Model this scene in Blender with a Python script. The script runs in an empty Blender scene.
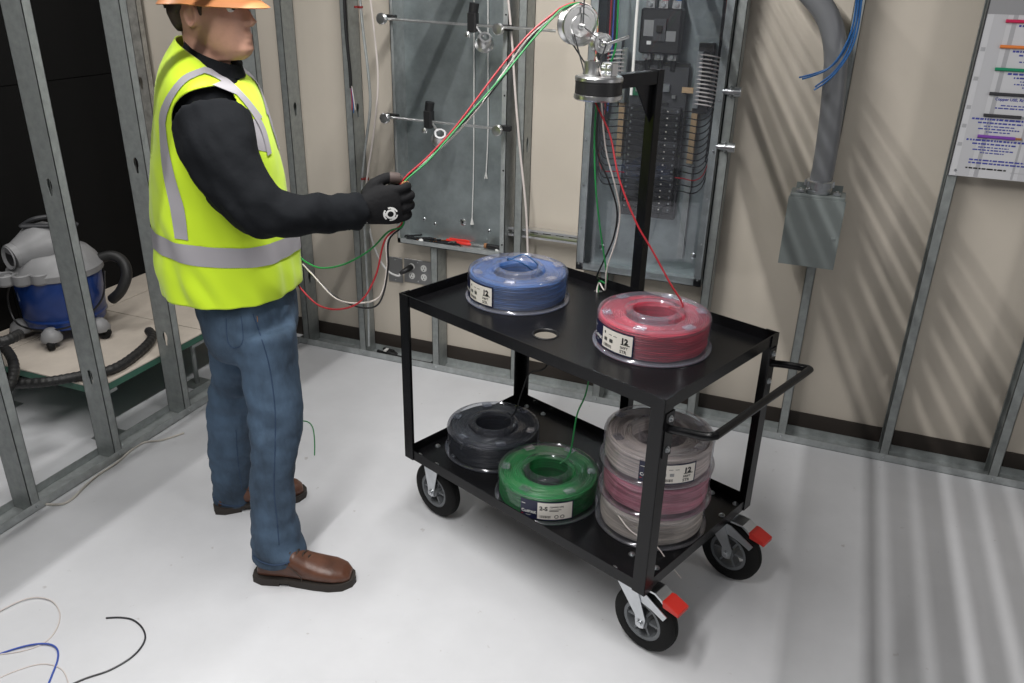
import bpy, bmesh, math, random
from mathutils import Vector, Matrix, noise
from mathutils.bvhtree import BVHTree
random.seed(4)
PI = math.pi
sc = bpy.context.scene
COL = sc.collection

# ------------------------------------------------------------------ camera
CR = Vector((0.929, 0.369, 0.022)); CU = Vector((-0.171, 0.376, 0.911)); CW = Vector((-0.328, 0.850, -0.412))
CW.normalize(); CR = (CR - CR.dot(CW) * CW).normalized(); CU = CR.cross(CW).normalized()
CO = Vector((0, 0, 1.75)); F = 817.3
cd = bpy.data.cameras.new('camera'); cam = bpy.data.objects.new('camera', cd); COL.objects.link(cam)
cd.sensor_width = 36; cd.lens = F / 1024 * 36; cd.clip_start = .05
cam.matrix_world = Matrix(((CR.x, CU.x, -CW.x, CO.x), (CR.y, CU.y, -CW.y, CO.y), (CR.z, CU.z, -CW.z, CO.z), (0, 0, 0, 1)))
sc.camera = cam

# ------------------------------------------------------------------ world, lamps, exposure
wd = bpy.data.worlds.new('world'); sc.world = wd; wd.use_nodes = True
bg = wd.node_tree.nodes['Background']; bg.inputs[0].default_value = (.93, .95, 1, 1); bg.inputs[1].default_value = .07
sc.view_settings.view_transform = 'Standard'; sc.view_settings.look = 'None'
sc.view_settings.exposure = 0.06; sc.view_settings.gamma = 1; sc.view_settings.use_curve_mapping = False

def area(name, loc, sx, sy, power, col=(1, .985, .965), rot=(0, 0, 0)):
    l = bpy.data.lights.new(name, 'AREA'); l.shape = 'RECTANGLE'; l.size = sx; l.size_y = sy; l.energy = power; l.color = col
    o = bpy.data.objects.new(name, l); COL.objects.link(o); o.location = loc; o.rotation_euler = rot
    return o
LX1, LX2, LZ = -1.0, 1.55, 2.62
for dx in (-.015, .015):
    area('tube_lamp', (LX1 + dx, 1.10, LZ), .005, 2.6, 40)
area('tube_lamp', (LX2, 1.2, LZ), .03, 2.4, 4)
WLP = Vector((2.55, 1.35, 1.95)); WLD = Vector((-2.4, 1.9, -.35)).normalized()
area('work_lamp', WLP, .40, .30, 13, rot=WLD.to_track_quat('-Z', 'Y').to_euler())
area('tube_lamp', (-2.9, 1.9, LZ), .03, 1.6, 17)
area('fill_lamp', (-.6, -1.6, 3.4), 1.6, 1.0, 10, rot=(math.radians(28), 0, 0))  # unseen fill added on the camera side, no fixture behind it

# ------------------------------------------------------------------ pixel helpers
def ray(x, y): return CW + CR * ((x - 512) / F) - CU * ((y - 341.5) / F)
def ZP(x, y, z=0): d = ray(x, y); return CO + d * ((z - CO.z) / d.z)
def YP(x, y, yy): d = ray(x, y); return CO + d * (yy / d.y)
def XP(x, y, xx): d = ray(x, y); return CO + d * (xx / d.x)
def DP(x, y, dep): return CO + ray(x, y) * dep
def depth(P): return (Vector(P) - CO).dot(CW)
def pix(P):
    P = Vector(P) - CO; d = P.dot(CW); return 512 + F * P.dot(CR) / d, 341.5 - F * P.dot(CU) / d

# ------------------------------------------------------------------ materials
MAT = {}
def mat(name, col, rough=.5, metal=0., var=0., vscale=8., bump=0., bscale=60., spec=.5, coat=0., col2=None, stretch=None, sheen=0.):
    if name in MAT: return MAT[name]
    m = bpy.data.materials.new(name); m.use_nodes = True; nt = m.node_tree; b = nt.nodes['Principled BSDF']
    b.inputs['Base Color'].default_value = (*col, 1); b.inputs['Roughness'].default_value = rough; b.inputs['Metallic'].default_value = metal
    b.inputs['Specular IOR Level'].default_value = spec; b.inputs['Coat Weight'].default_value = coat; b.inputs['Sheen Weight'].default_value = sheen
    if var or bump:
        tc = nt.nodes.new('ShaderNodeTexCoord'); src = tc.outputs['Object']
        if stretch:
            mp = nt.nodes.new('ShaderNodeMapping'); mp.inputs['Scale'].default_value = stretch; nt.links.new(src, mp.inputs[0]); src = mp.outputs[0]
        if var:
            n = nt.nodes.new('ShaderNodeTexNoise'); n.inputs['Scale'].default_value = vscale; n.inputs['Detail'].default_value = 6; n.inputs['Roughness'].default_value = .62
            nt.links.new(src, n.inputs['Vector'])
            r = nt.nodes.new('ShaderNodeValToRGB'); r.color_ramp.elements[0].position = .32; r.color_ramp.elements[1].position = .68
            c2 = col2 or tuple(min(1, c * (1 + var)) for c in col); c1 = tuple(c * (1 - var) for c in col)
            r.color_ramp.elements[0].color = (*c1, 1); r.color_ramp.elements[1].color = (*c2, 1)
            nt.links.new(n.outputs['Fac'], r.inputs[0]); nt.links.new(r.outputs[0], b.inputs['Base Color'])
        if bump:
            n2 = nt.nodes.new('ShaderNodeTexNoise'); n2.inputs['Scale'].default_value = bscale; n2.inputs['Detail'].default_value = 3
            nt.links.new(src, n2.inputs['Vector'])
            bp = nt.nodes.new('ShaderNodeBump'); bp.inputs['Strength'].default_value = bump; bp.inputs['Distance'].default_value = .01
            nt.links.new(n2.outputs['Fac'], bp.inputs['Height']); nt.links.new(bp.outputs[0], b.inputs['Normal'])
    MAT[name] = m; return m

def clear(name, tint, haze, rough=.12, gloss=.10, hazecol=(.8, .82, .9)):
    m = bpy.data.materials.new(name); m.use_nodes = True; nt = m.node_tree
    b = nt.nodes['Principled BSDF']; b.inputs['Base Color'].default_value = (*hazecol, 1); b.inputs['Roughness'].default_value = .35
    out = nt.nodes['Material Output']
    t = nt.nodes.new('ShaderNodeBsdfTransparent'); t.inputs[0].default_value = (*tint, 1)
    g = nt.nodes.new('ShaderNodeBsdfGlossy'); g.inputs['Roughness'].default_value = rough; g.inputs[0].default_value = (.95, .95, 1, 1)
    m1 = nt.nodes.new('ShaderNodeMixShader'); m1.inputs[0].default_value = haze
    nt.links.new(t.outputs[0], m1.inputs[1]); nt.links.new(b.outputs[0], m1.inputs[2])
    lw = nt.nodes.new('ShaderNodeLayerWeight'); lw.inputs[0].default_value = .25
    mu = nt.nodes.new('ShaderNodeMath'); mu.operation = 'MULTIPLY_ADD'; mu.inputs[1].default_value = .6; mu.inputs[2].default_value = gloss
    nt.links.new(lw.outputs['Fresnel'], mu.inputs[0])
    m2 = nt.nodes.new('ShaderNodeMixShader'); nt.links.new(mu.outputs[0], m2.inputs[0])
    nt.links.new(m1.outputs[0], m2.inputs[1]); nt.links.new(g.outputs[0], m2.inputs[2]); nt.links.new(m2.outputs[0], out.inputs[0])
    MAT[name] = m; return m

M_floor = mat('painted_concrete', (.66, .665, .685), .38, var=.05, vscale=3.2, bump=.02, bscale=30, spec=.4)
def floor_specks(m):
    nt = m.node_tree; b = nt.nodes['Principled BSDF']; src = b.inputs['Base Color'].links[0].from_socket
    tc = nt.nodes.new('ShaderNodeTexCoord'); n = nt.nodes.new('ShaderNodeTexNoise'); n.inputs['Scale'].default_value = 26; n.inputs['Detail'].default_value = 4
    nt.links.new(tc.outputs['Object'], n.inputs['Vector']); r = nt.nodes.new('ShaderNodeValToRGB')
    r.color_ramp.elements[0].position = .70; r.color_ramp.elements[1].position = .76; r.color_ramp.elements[1].color = (.5, .5, .5, 1)
    nt.links.new(n.outputs['Fac'], r.inputs[0]); mx = nt.nodes.new('ShaderNodeMixRGB'); mx.inputs[2].default_value = (.34, .31, .29, 1)
    nt.links.new(r.outputs[0], mx.inputs[0]); nt.links.new(src, mx.inputs[1]); nt.links.new(mx.outputs[0], b.inputs['Base Color'])
floor_specks(M_floor)
M_wall = mat('beige_paint', (.58, .525, .45), .62, var=.03, vscale=2.5, bump=.03, bscale=90, spec=.3)
M_base = mat('dark_vinyl', (.035, .027, .022), .5)
M_black = mat('black_panel', (.006, .006, .006), .8, spec=.15)
M_galv = mat('galvanized_steel', (.46, .485, .485), .42, .62, var=.16, vscale=26, bump=.03, bscale=40)
M_galv2 = mat('dull_galvanized_steel', (.31, .33, .325), .5, .5, var=.14, vscale=30)
M_mott = mat('paint_smeared_steel', (.42, .41, .38), .6, .5, var=.3, vscale=22)
M_box = mat('shiny_galvanized_steel', (.36, .405, .415), .34, .7, var=.2, vscale=9, bump=.02, bscale=12)
M_cart = mat('black_powder_coat', (.007, .007, .008), .27, bump=.015, bscale=400, spec=.3)
M_rub = mat('black_rubber', (.010, .010, .010), .7, spec=.2)
M_hub = mat('grey_plastic_hub', (.16, .17, .18), .5)
M_zinc = mat('zinc_plate', (.62, .64, .66), .3, 1, var=.08, vscale=20)
M_red = mat('red_plastic', (.62, .03, .02), .4)
M_chrome = mat('polished_aluminium', (.80, .80, .80), .28, 1)
M_blk = mat('black_plastic', (.012, .012, .013), .42)
M_dgrey = mat('dark_grey_plastic', (.045, .046, .05), .45)
M_grey = mat('grey_pvc', (.155, .16, .17), .42)
M_jbox = mat('grey_enamel', (.21, .235, .232), .42, var=.04, vscale=14)
M_white = mat('white_plastic', (.74, .74, .72), .45)
M_paper = mat('white_label', (.80, .76, .70), .55)
M_navy = mat('navy_label', (.012, .014, .045), .4)
M_ink = mat('black_ink', (.01, .01, .01), .6)
M_blueink = mat('blue_ink', (.045, .055, .32), .6)
M_steel = mat('stainless_plate', (.36, .36, .36), .4, .9)
M_cop = mat('copper', (.65, .28, .12), .35, 1)
M_tan = mat('tan_fibre', (.50, .34, .19), .6)
M_pcb = mat('green_board', (.02, .16, .08), .4)
M_wr = mat('red_wire_jacket', (.40, .02, .03), .45); M_wg = mat('green_wire_jacket', (.015, .24, .06), .45)
M_wk = mat('black_wire_jacket', (.012, .012, .014), .4); M_ww = mat('white_wire_jacket', (.66, .60, .57), .45)
M_wb = mat('blue_wire_jacket', (.018, .10, .28), .42); M_wfb = mat('blue_cord_jacket', (.05, .10, .42), .45)
M_skin = mat('skin', (.52, .29, .21), .5, var=.08, vscale=30)
M_hair = mat('dark_hair', (.035, .022, .014), .6, bump=.3, bscale=180)
M_hat = mat('tan_hard_hat', (.50, .20, .075), .38, var=.05, vscale=6)
M_vest = mat('hi_vis_yellow', (.60, .84, .015), .7, bump=.12, bscale=14, sheen=.2)
M_refl = mat('silver_reflective_tape', (.36, .345, .37), .5)
M_shirt = mat('black_fabric', (.007, .008, .010), .85, bump=.35, bscale=22, spec=.15)
M_jean = mat('blue_denim', (.048, .081, .128), .85, var=.5, vscale=8, bump=.55, bscale=30, stretch=(1, 1, .55))
M_jean2 = mat('dark_denim_seam', (.028, .055, .11), .8)
M_boot = mat('brown_leather', (.105, .042, .024), .42, var=.3, vscale=14, bump=.08, bscale=60)
M_sole = mat('dark_rubber_sole', (.03, .024, .02), .7)
M_glove = mat('black_glove', (.007, .007, .008), .8, bump=.2, bscale=60, spec=.2)
M_gtan = mat('tan_glove_patch', (.30, .14, .06), .65)
M_gbrown = mat('brown_glove_patch', (.07, .05, .045), .65)
M_tile = mat('beige_floor_tile', (.55, .49, .42), .5, var=.06, vscale=14)
M_tileg = mat('green_tile_edge', (.04, .13, .09), .5)
M_vacb = mat('blue_tank', (.008, .04, .20), .3, var=.15, vscale=8)
M_vacg = mat('grey_vacuum_plastic', (.24, .24, .245), .45, var=.08, vscale=10)
M_hose = mat('black_hose', (.015, .015, .015), .5)
M_plexi = clear('clear_cover', (.95, .96, .97), .012, .03, .025)
M_shell = clear('clear_spool_plastic', (.95, .95, .97), .12, .12, .04, (.62, .64, .76))
M_shellc = clear('clearer_spool_plastic', (.96, .96, .97), .045, .12, .03, (.62, .64, .72))
M_shelld = clear('clear_spool_plastic_grey', (.88, .89, .92), .06, .12, .04, (.45, .47, .54))

# ------------------------------------------------------------------ mesh helpers
class MB:
    def __init__(s): s.v = []; s.f = []
    def add(s, vs, fs, T=None):
        o = len(s.v); s.v += [tuple(T @ Vector(p)) if T else tuple(p) for p in vs]; s.f += [tuple(i + o for i in f) for f in fs]; return s
    def box(s, c, d, rz=0, T=None, bev=0):
        x, y, z = (q / 2 for q in d)
        R = Matrix.Translation(c) @ Matrix.Rotation(rz, 4, 'Z')
        if T: R = T @ R
        if bev:
            e = bev; vs = []; 
            for zz, k in ((-z, e), (-z + e, 0), (z - e, 0), (z, e)):
                for px, py in ((-x + k, -y + k + e), (-x + k + e, -y + k), (x - k - e, -y + k), (x - k, -y + k + e), (x - k, y - k - e), (x - k - e, y - k), (-x + k + e, y - k), (-x + k, y - k - e)): vs.append((px, py, zz))
            fs = [tuple(range(7, -1, -1)), tuple(range(24, 32))]
            for i in range(3):
                for j in range(8): fs.append((i * 8 + j, i * 8 + (j + 1) % 8, i * 8 + 8 + (j + 1) % 8, i * 8 + 8 + j))
            return s.add(vs, fs, R)
        vs = [(-x, -y, -z), (x, -y, -z), (x, y, -z), (-x, y, -z), (-x, -y, z), (x, -y, z), (x, y, z), (-x, y, z)]
        return s.add(vs, [(3, 2, 1, 0), (4, 5, 6, 7), (0, 1, 5, 4), (1, 2, 6, 5), (2, 3, 7, 6), (3, 0, 4, 7)], R)
    def b2(s, lo, hi): return s.box([(a + b) / 2 for a, b in zip(lo, hi)], [abs(b - a) for a, b in zip(lo, hi)])
    def loft(s, rings, cap=True, closed=True):
        n = len(rings[0]); o = len(s.v)
        for r in rings: s.v += [tuple(p) for p in r]
        for i in range(len(rings) - 1):
            for j in range(n if closed else n - 1):
                k = (j + 1) % n; s.f.append((o + i * n + j, o + i * n + k, o + i * n + n + k, o + i * n + n + j))
        if cap: s.f.append(tuple(o + j for j in range(n - 1, -1, -1))); s.f.append(tuple(o + (len(rings) - 1) * n + j for j in range(n)))
        return s
    def tube(s, pts, r, n=8, cap=True, flat=None):
        pts = [Vector(p) for p in pts]; R = r if isinstance(r, (list, tuple)) else [r] * len(pts)
        t = (pts[1] - pts[0]).normalized(); up = Vector((0, 0, 1)) if abs(t.z) < .9 else Vector((1, 0, 0))
        nn = (up - up.dot(t) * t).normalized(); rings = []
        for i, p in enumerate(pts):
            t2 = (pts[min(i + 1, len(pts) - 1)] - pts[max(i - 1, 0)])
            if t2.length > 1e-9: t = t2.normalized()
            nn = (nn - nn.dot(t) * t).normalized(); bb = t.cross(nn)
            rings.append([p + (nn * math.cos(a) + bb * math.sin(a)) * R[i] for a in (2 * PI * j / n for j in range(n))])
        return s.loft(rings, cap)
    def cyl(s, a, b, r, n=16, r2=None):
        return s.tube([a, b], [r, r if r2 is None else r2], n)
    def lathe(s, prof, n=32, c=(0, 0, 0), T=None):
        o = len(s.v); c = Vector(c); A = T or Matrix.Translation(c)
        rings = [[A @ Vector((r * math.cos(2 * PI * j / n), r * math.sin(2 * PI * j / n), z)) for j in range(n)] for r, z in prof]
        return s.loft(rings, cap=False)
    def prism(s, poly, d, T=None):
        n = len(poly); vs = [(x, y, 0) for x, y in poly] + [(x, y, d) for x, y in poly]
        fs = [tuple(range(n - 1, -1, -1)), tuple(range(n, 2 * n))] + [(i, (i + 1) % n, n + (i + 1) % n, n + i) for i in range(n)]
        return s.add(vs, fs, T)
    def holed(s, w, h, hole, th, T=None):
        """plate w x h in xy, star-shaped hole polygon (about 0,0), thickness th in z"""
        n = len(hole); out = []
        for (x, y) in hole:
            a = math.atan2(y, x); c, q = math.cos(a), math.sin(a)
            k = min(w / 2 / abs(c) if abs(c) > 1e-9 else 1e9, h / 2 / abs(q) if abs(q) > 1e-9 else 1e9); out.append((c * k, q * k))
        cs = [(w / 2, h / 2), (-w / 2, h / 2), (-w / 2, -h / 2), (w / 2, -h / 2)]
        for cx, cy in cs:
            i = min(range(n), key=lambda i: (out[i][0] - cx) ** 2 + (out[i][1] - cy) ** 2); out[i] = (cx, cy)
        vs = [(x, y, z) for z in (0, th) for L in (hole, out) for x, y in L]; fs = []
        for i in range(n):
            j = (i + 1) % n
            fs += [(i, n + i, n + j, j)[::-1], (2 * n + i, 3 * n + i, 3 * n + j, 2 * n + j), (i, j, 2 * n + j, 2 * n + i)[::-1], (n + i, n + j, 3 * n + j, 3 * n + i)]
        return s.add(vs, fs, T)
    def mesh(s, name='m', smooth=False):
        me = bpy.data.meshes.new(name); me.from_pydata(s.v, [], s.f)
        bm = bmesh.new(); bm.from_mesh(me); bmesh.ops.recalc_face_normals(bm, faces=bm.faces); bm.to_mesh(me); bm.free()
        if smooth:
            me.polygons.foreach_set('use_smooth', [True] * len(me.polygons)); me.set_sharp_from_angle(angle=math.radians(38))
        return me
    def build(s, name, m, parent=None, smooth=False, label=None, bevel=0):
        o = bpy.data.objects.new(name, s.mesh(name, smooth)); COL.objects.link(o); o.data.materials.append(m)
        if parent: o.parent = parent
        if label: o['label'] = label
        if bevel:
            q = o.modifiers.new('bevel', 'BEVEL'); q.width = bevel; q.segments = 2; q.limit_method = 'ANGLE'
        return o
def tag(o, label, cat, group=None, kind=None):
    o['label'] = label; o['category'] = cat
    if group: o['group'] = group
    if kind: o['kind'] = kind
    return o
def struct(o): o['kind'] = 'structure'; return o
def thing(name, label, cat, loc=(0, 0, 0), rz=0, group=None):
    o = bpy.data.objects.new(name, None); COL.objects.link(o); o.location = loc; o.rotation_euler = (0, 0, rz); o.empty_display_size = .05
    return tag(o, label, cat, group)
def keep(o, parent):
    """parent a mesh built in world coordinates: its shape stays where it is"""
    o.parent = parent
    if parent.type == 'EMPTY': o.matrix_parent_inverse = (Matrix.Translation(parent.location) @ Matrix.Rotation(parent.rotation_euler.z, 4, 'Z')).inverted()
    return o
def smooth_path(pts, k=8):
    P = [Vector(p) for p in pts]; out = []
    for i in range(len(P) - 1):
        a = P[max(i - 1, 0)]; b = P[i]; c = P[i + 1]; d = P[min(i + 2, len(P) - 1)]
        for j in range(k):
            t = j / k; out.append(.5 * ((2 * b) + (c - a) * t + (2 * a - 5 * b + 4 * c - d) * t * t + (3 * b - a - 3 * c + d) * t ** 3))
    out.append(P[-1]); return out
TMP = bpy.data.scenes.new('scratch')
def evaluated(o):
    TMP.collection.objects.link(o); vl = TMP.view_layers[0]; vl.update(); me = bpy.data.meshes.new_from_object(o.evaluated_get(vl.depsgraph)); return me
def text_mesh(txt, size, bold=0.0, align='LEFT'):
    cu = bpy.data.curves.new('t', 'FONT'); cu.body = txt; cu.size = size; cu.offset = bold; cu.align_x = align; cu.resolution_u = 3
    o = bpy.data.objects.new('t', cu); me = evaluated(o); v = [tuple(q.co) for q in me.vertices]; f = [tuple(p.vertices) for p in me.polygons]
    bpy.data.objects.remove(o); bpy.data.curves.remove(cu); bpy.data.meshes.remove(me); return v, f
def remesh(mb, voxel, smooth=4, fac=.5, name='r', disp=0, dscale=10, post=None):
    me = mb.mesh(name); o = bpy.data.objects.new('tmp', me)
    q = o.modifiers.new('r', 'REMESH'); q.mode = 'VOXEL'; q.voxel_size = voxel
    if smooth: q = o.modifiers.new('s', 'SMOOTH'); q.iterations = smooth; q.factor = fac
    out = evaluated(o)
    bpy.data.objects.remove(o); bpy.data.meshes.remove(me)
    if post:
        N_ = [v.normal.copy() for v in out.vertices]; C_ = [v.co.copy() for v in out.vertices]
        out.vertices.foreach_set('co', [q_ for c_, n_ in zip(C_, N_) for q_ in post(c_, n_)])
        out.update()
    out.polygons.foreach_set('use_smooth', [True] * len(out.polygons)); out.name = name; return out
def mesh_obj(me, name, m, parent=None, label=None):
    o = bpy.data.objects.new(name, me); COL.objects.link(o); me.materials.clear(); me.materials.append(m)
    if parent: o.parent = parent
    if label: o['label'] = label
    return o

# ================================================================== SETTING
YB, XL, YW = 3.147, -2.373, 3.247
XB = -3.30                                     # black wall
struct(MB().b2((-5.0, -3.5, -.1), (3.2, 3.5, 0)).build('floor', M_floor))
struct(MB().b2((XB, YW, 0), (3.2, YW + .12, 2.5)).build('wall_back', M_wall))
struct(MB().b2((XB, YW - .006, 0), (3.2, YW - .0003, .097)).build('baseboard_back', M_base))
bw = struct(MB().b2((XB - .15, -.5, 0), (XB - .012, YW + .12, 2.5)).build('wall_far_left', M_black))
for j in range(4):
    for k in range(2):
        MB().b2((XB - .012, -.4 + j * .92, k * 1.262 + .004), (XB, -.4 + (j + 1) * .92 - .004, (k + 1) * 1.262)).build('panel', M_black, bw)

KEY = []
for i in range(16):
    a = 2 * PI * i / 16; KEY.append((.012 * math.cos(a), .022 * math.sin(a) + .004))
KEY = [(x if y > -.012 else (math.copysign(.0055, x) if abs(x) > .002 else 0), y if y > -.012 else -.034) for x, y in KEY]
def stud_mesh(h, holes, D=.09, Fl=.034, t=.0022):
    """web in the local xz plane at y=0 (x 0..D), flanges toward +y"""
    m = MB(); zs = 0
    for hz in sorted(holes):
        if hz - .06 > zs: m.b2((0, 0, zs), (D, t, hz - .06))
        T = Matrix.Translation((D / 2, t, hz)) @ Matrix.Rotation(PI / 2, 4, 'X'); m.holed(D, .12, KEY, t, T); zs = hz + .06
    m.b2((0, 0, zs), (D, t, h))
    for x0, x1 in ((0, t), (D - t, D)): m.b2((x0, 0, 0), (x1, Fl, h))
    m.b2((0, Fl - t, 0), (.009, Fl, h)); m.b2((D - .009, Fl - t, 0), (D, Fl, h))
    return m
def track_mesh(L, D=.092, h=.032, t=.0022):
    return MB().b2((0, 0, 0), (L, D, t)).b2((0, 0, 0), (L, t, h)).b2((0, D - t, 0), (L, D, h))
# --- left stud wall (open framing)
wl = bpy.data.objects.new('wall_left', None); COL.objects.link(wl); struct(wl); wl['label'] = 'open galvanized steel stud wall on the left'
o = track_mesh(4.7).build('bottom_track', M_galv, wl); o.rotation_euler = (0, 0, PI / 2); o.location = (XL, -1.5, 0)
o = track_mesh(4.7).build('top_track', M_galv, wl); o.rotation_euler = (PI, 0, PI / 2); o.location = (XL - .092, -1.5, 2.45)
for y, hz in ((1.19, (.4, 1.0)), (1.575, (.4, 1.0)), (1.945, (.35, 1.06)), (2.325, (.35, 1.06)), (2.715, (.35, 1.06)), (3.02, (.35, 1.06))):
    o = stud_mesh(2.44, hz).build('stud', M_galv2, wl); o.location = (XL - .091, y, .004)
    MB().lathe([(0, .004), (.003, .0035), (.0045, 0)], 8, T=Matrix.Translation((XL + .0005, y + .017, .018)) @ Matrix.Rotation(PI / 2, 4, 'Y')).build('screw', M_zinc, wl)
# --- framing in front of the beige wall
fr = bpy.data.objects.new('stud_framing', None); COL.objects.link(fr); fr.location = (0, YB, 0)
tag(fr, 'row of galvanized steel studs standing in a floor track before the beige wall', 'framing')
o = track_mesh(5.6).build('bottom_track', M_galv, fr); o.location = (XL - .02, 0, 0)
o = track_mesh(5.6).build('top_track', M_galv, fr); o.rotation_euler = (PI, 0, 0); o.location = (XL - .02, .092, 2.45)
for x, hz in ((-2.315, (.35, 1.16)), (-1.985, (.35, 1.18)), (-1.585, (.35,)), (-1.185, (.35, 1.10)), (-.79, (.35,)), (-.370, (.35, 1.1)), (.008, (.35, 1.2)), (.402, (.35, 1.2)), (.79, (.35, 1.2)), (1.19, (.35, 1.2))):
    o = stud_mesh(.612 if len(hz) == 1 else 2.44, hz).build('stud', M_galv2, fr); o.rotation_euler = (0, 0, PI / 2); o.location = (x, .001, .004)
    MB().lathe([(0, .004), (.003, .0035), (.0045, 0)], 8, T=Matrix.Translation((x - .017, -.0005, .018)) @ Matrix.Rotation(PI / 2, 4, 'X')).build('screw', M_zinc, fr)
# paint smeared stud in the far corner
o = stud_mesh(2.44, (.4, 1.02 + .2)).build('corner_stud', M_mott); o.location = (-3.245, 3.19, 0); tag(o, 'paint-smeared steel stud beside the black wall with a keyhole punch', 'stud')

# ================================================================== RAISED FLOOR
pf = thing('raised_floor', 'raised access floor of beige tiles on steel pedestals behind the left studs', 'platform', (-2.9, 2.4, 0))
ZPF = .25
for j in range(4):
    y0 = 2.635 - .61 * (3 - j) + .0
    for x0, x1 in ((XB + .002, -3.098), (-3.094, -2.492)):
        if y0 < 2.0: continue
        keep(MB().b2((x0 + .001, y0 + .0015, ZPF - .006), (x1 - .001, min(y0 + .607, 3.12), ZPF)).build('tile', M_tile, bevel=.001), pf)
keep(MB().b2((XB + .004, 2.027, ZPF - .034), (-2.495, 3.115, ZPF - .007)).build('tile_core', M_tileg), pf)
for y in (2.075, 2.58, 3.06):
    for x in (-2.535, -3.13):
        keep(MB().cyl((x, y, .004), (x, y, ZPF - .05), .011, 12).build('pedestal', M_galv2, smooth=True), pf)
        keep(MB().b2((x - .05, y - .05, 0), (x + .05, y + .05, .004)).build('base_plate', M_galv2), pf)
        keep(MB().b2((x - .04, y - .04, ZPF - .05), (x + .04, y + .04, ZPF - .036)).build('pedestal_head', M_galv2), pf)

# ================================================================== CART
CYAW = math.radians(-21.52); CL, CWD = .977, .573; ZT, ZB = .829, .236
CORG = Vector((-1.184, 2.096, 0)); CE = Vector((math.cos(CYAW), math.sin(CYAW), 0)); CN = Vector((-CE.y, CE.x, 0))
def CP(a, b, z): return CORG + CE * a + CN * b + Vector((0, 0, z))
cart = thing('service_cart', 'black two-tier steel service cart with push handle and wire mast', 'cart', CORG, CYAW)
def bolt(c, axis='Z', r=.007, par=None, sgn=1):
    T = Matrix.Translation(c) @ {'Z': Matrix.Identity(4), 'X': Matrix.Rotation(sgn * PI / 2, 4, 'Y'), 'Y': Matrix.Rotation(PI / 2 * sgn, 4, 'X')}[axis]
    m = MB().lathe([(r * 1.5, 0), (r * 1.5, .0015), (r, .0016), (r, .006), (r * .5, .0075), (0, .008)], 10, T=T)
    return m.build('bolt', M_zinc, par, smooth=True)
def circ(r, n=24): return [(r * math.cos(2 * PI * i / n + .001), r * math.sin(2 * PI * i / n + .001)) for i in range(n)]
t = .003; LIP = .034
def tray(z0, holes):
    m = MB(); xs = [0.0015]; 
    for a, b, r in holes:                       # a cell holding each hole, plain strips around it
        w = r * 2 + .03; x0 = a - w / 2; x1 = a + w / 2
        m.b2((xs[-1], .0015, z0), (x0, CWD - .0015, z0 + t))
        m.b2((x0, .0015, z0), (x1, b - w / 2, z0 + t)); m.b2((x0, b + w / 2, z0), (x1, CWD - .0015, z0 + t))
        m.holed(w, w, circ(r), t, Matrix.Translation((a, b, z0))); xs.append(x1)
    m.b2((xs[-1], .0015, z0), (CL - .0015, CWD - .0015, z0 + t)); return m
ut = tray(ZT - LIP, [(.365, .535, .014), (.478, .14, .034)]).build('upper_tray', M_cart, cart)
lt = tray(ZB, []).build('lower_tray', M_cart, cart)
for z0, par in ((ZT - LIP, ut), (ZB, lt)):
    for lo, hi in (((0, -.0005, z0 - .001), (CL, t, z0 + LIP)), ((0, CWD - t, z0 - .001), (CL, CWD + .0005, z0 + LIP)), ((-.0005, 0, z0 - .001), (t, CWD, z0 + LIP)), ((CL - t, 0, z0 - .001), (CL + .0005, CWD, z0 + LIP))):
        MB().b2(lo, hi).build('lip', M_cart, par)
MB().lathe([(.034, 0), (.038, .002), (.040, .0045), (.036, .006), (.034, .0045), (.0335, -.004)], 28, c=(.478, .14, ZT - LIP)).build('grommet', M_blk, ut, smooth=True)
PW = .036
for ax, ay in ((0, 0), (1, 0), (1, 1), (0, 1)):
    x = ax * CL; y = ay * CWD; sx = 1 - 2 * ax; sy = 1 - 2 * ay
    m = MB().b2((x - sx * .004, y - sy * .004, ZB - .002), (x + sx * PW, y - sy * .0008, ZT + .001)).b2((x - sx * .004, y - sy * .004, ZB - .002), (x - sx * .0008, y + sy * PW, ZT + .001))
    m.build('post', M_cart, cart)
for cx_, cy_ in ((.075, .07), (.900, .07), (.905, CWD - .07), (.10, CWD - .07)):
    for dx, dy in ((-.042, -.042), (.042, -.042), (.042, .042), (-.042, .042)):
        bolt((cx_ + dx, cy_ + dy, ZB + t), 'Z', .0065, cart)
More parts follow.
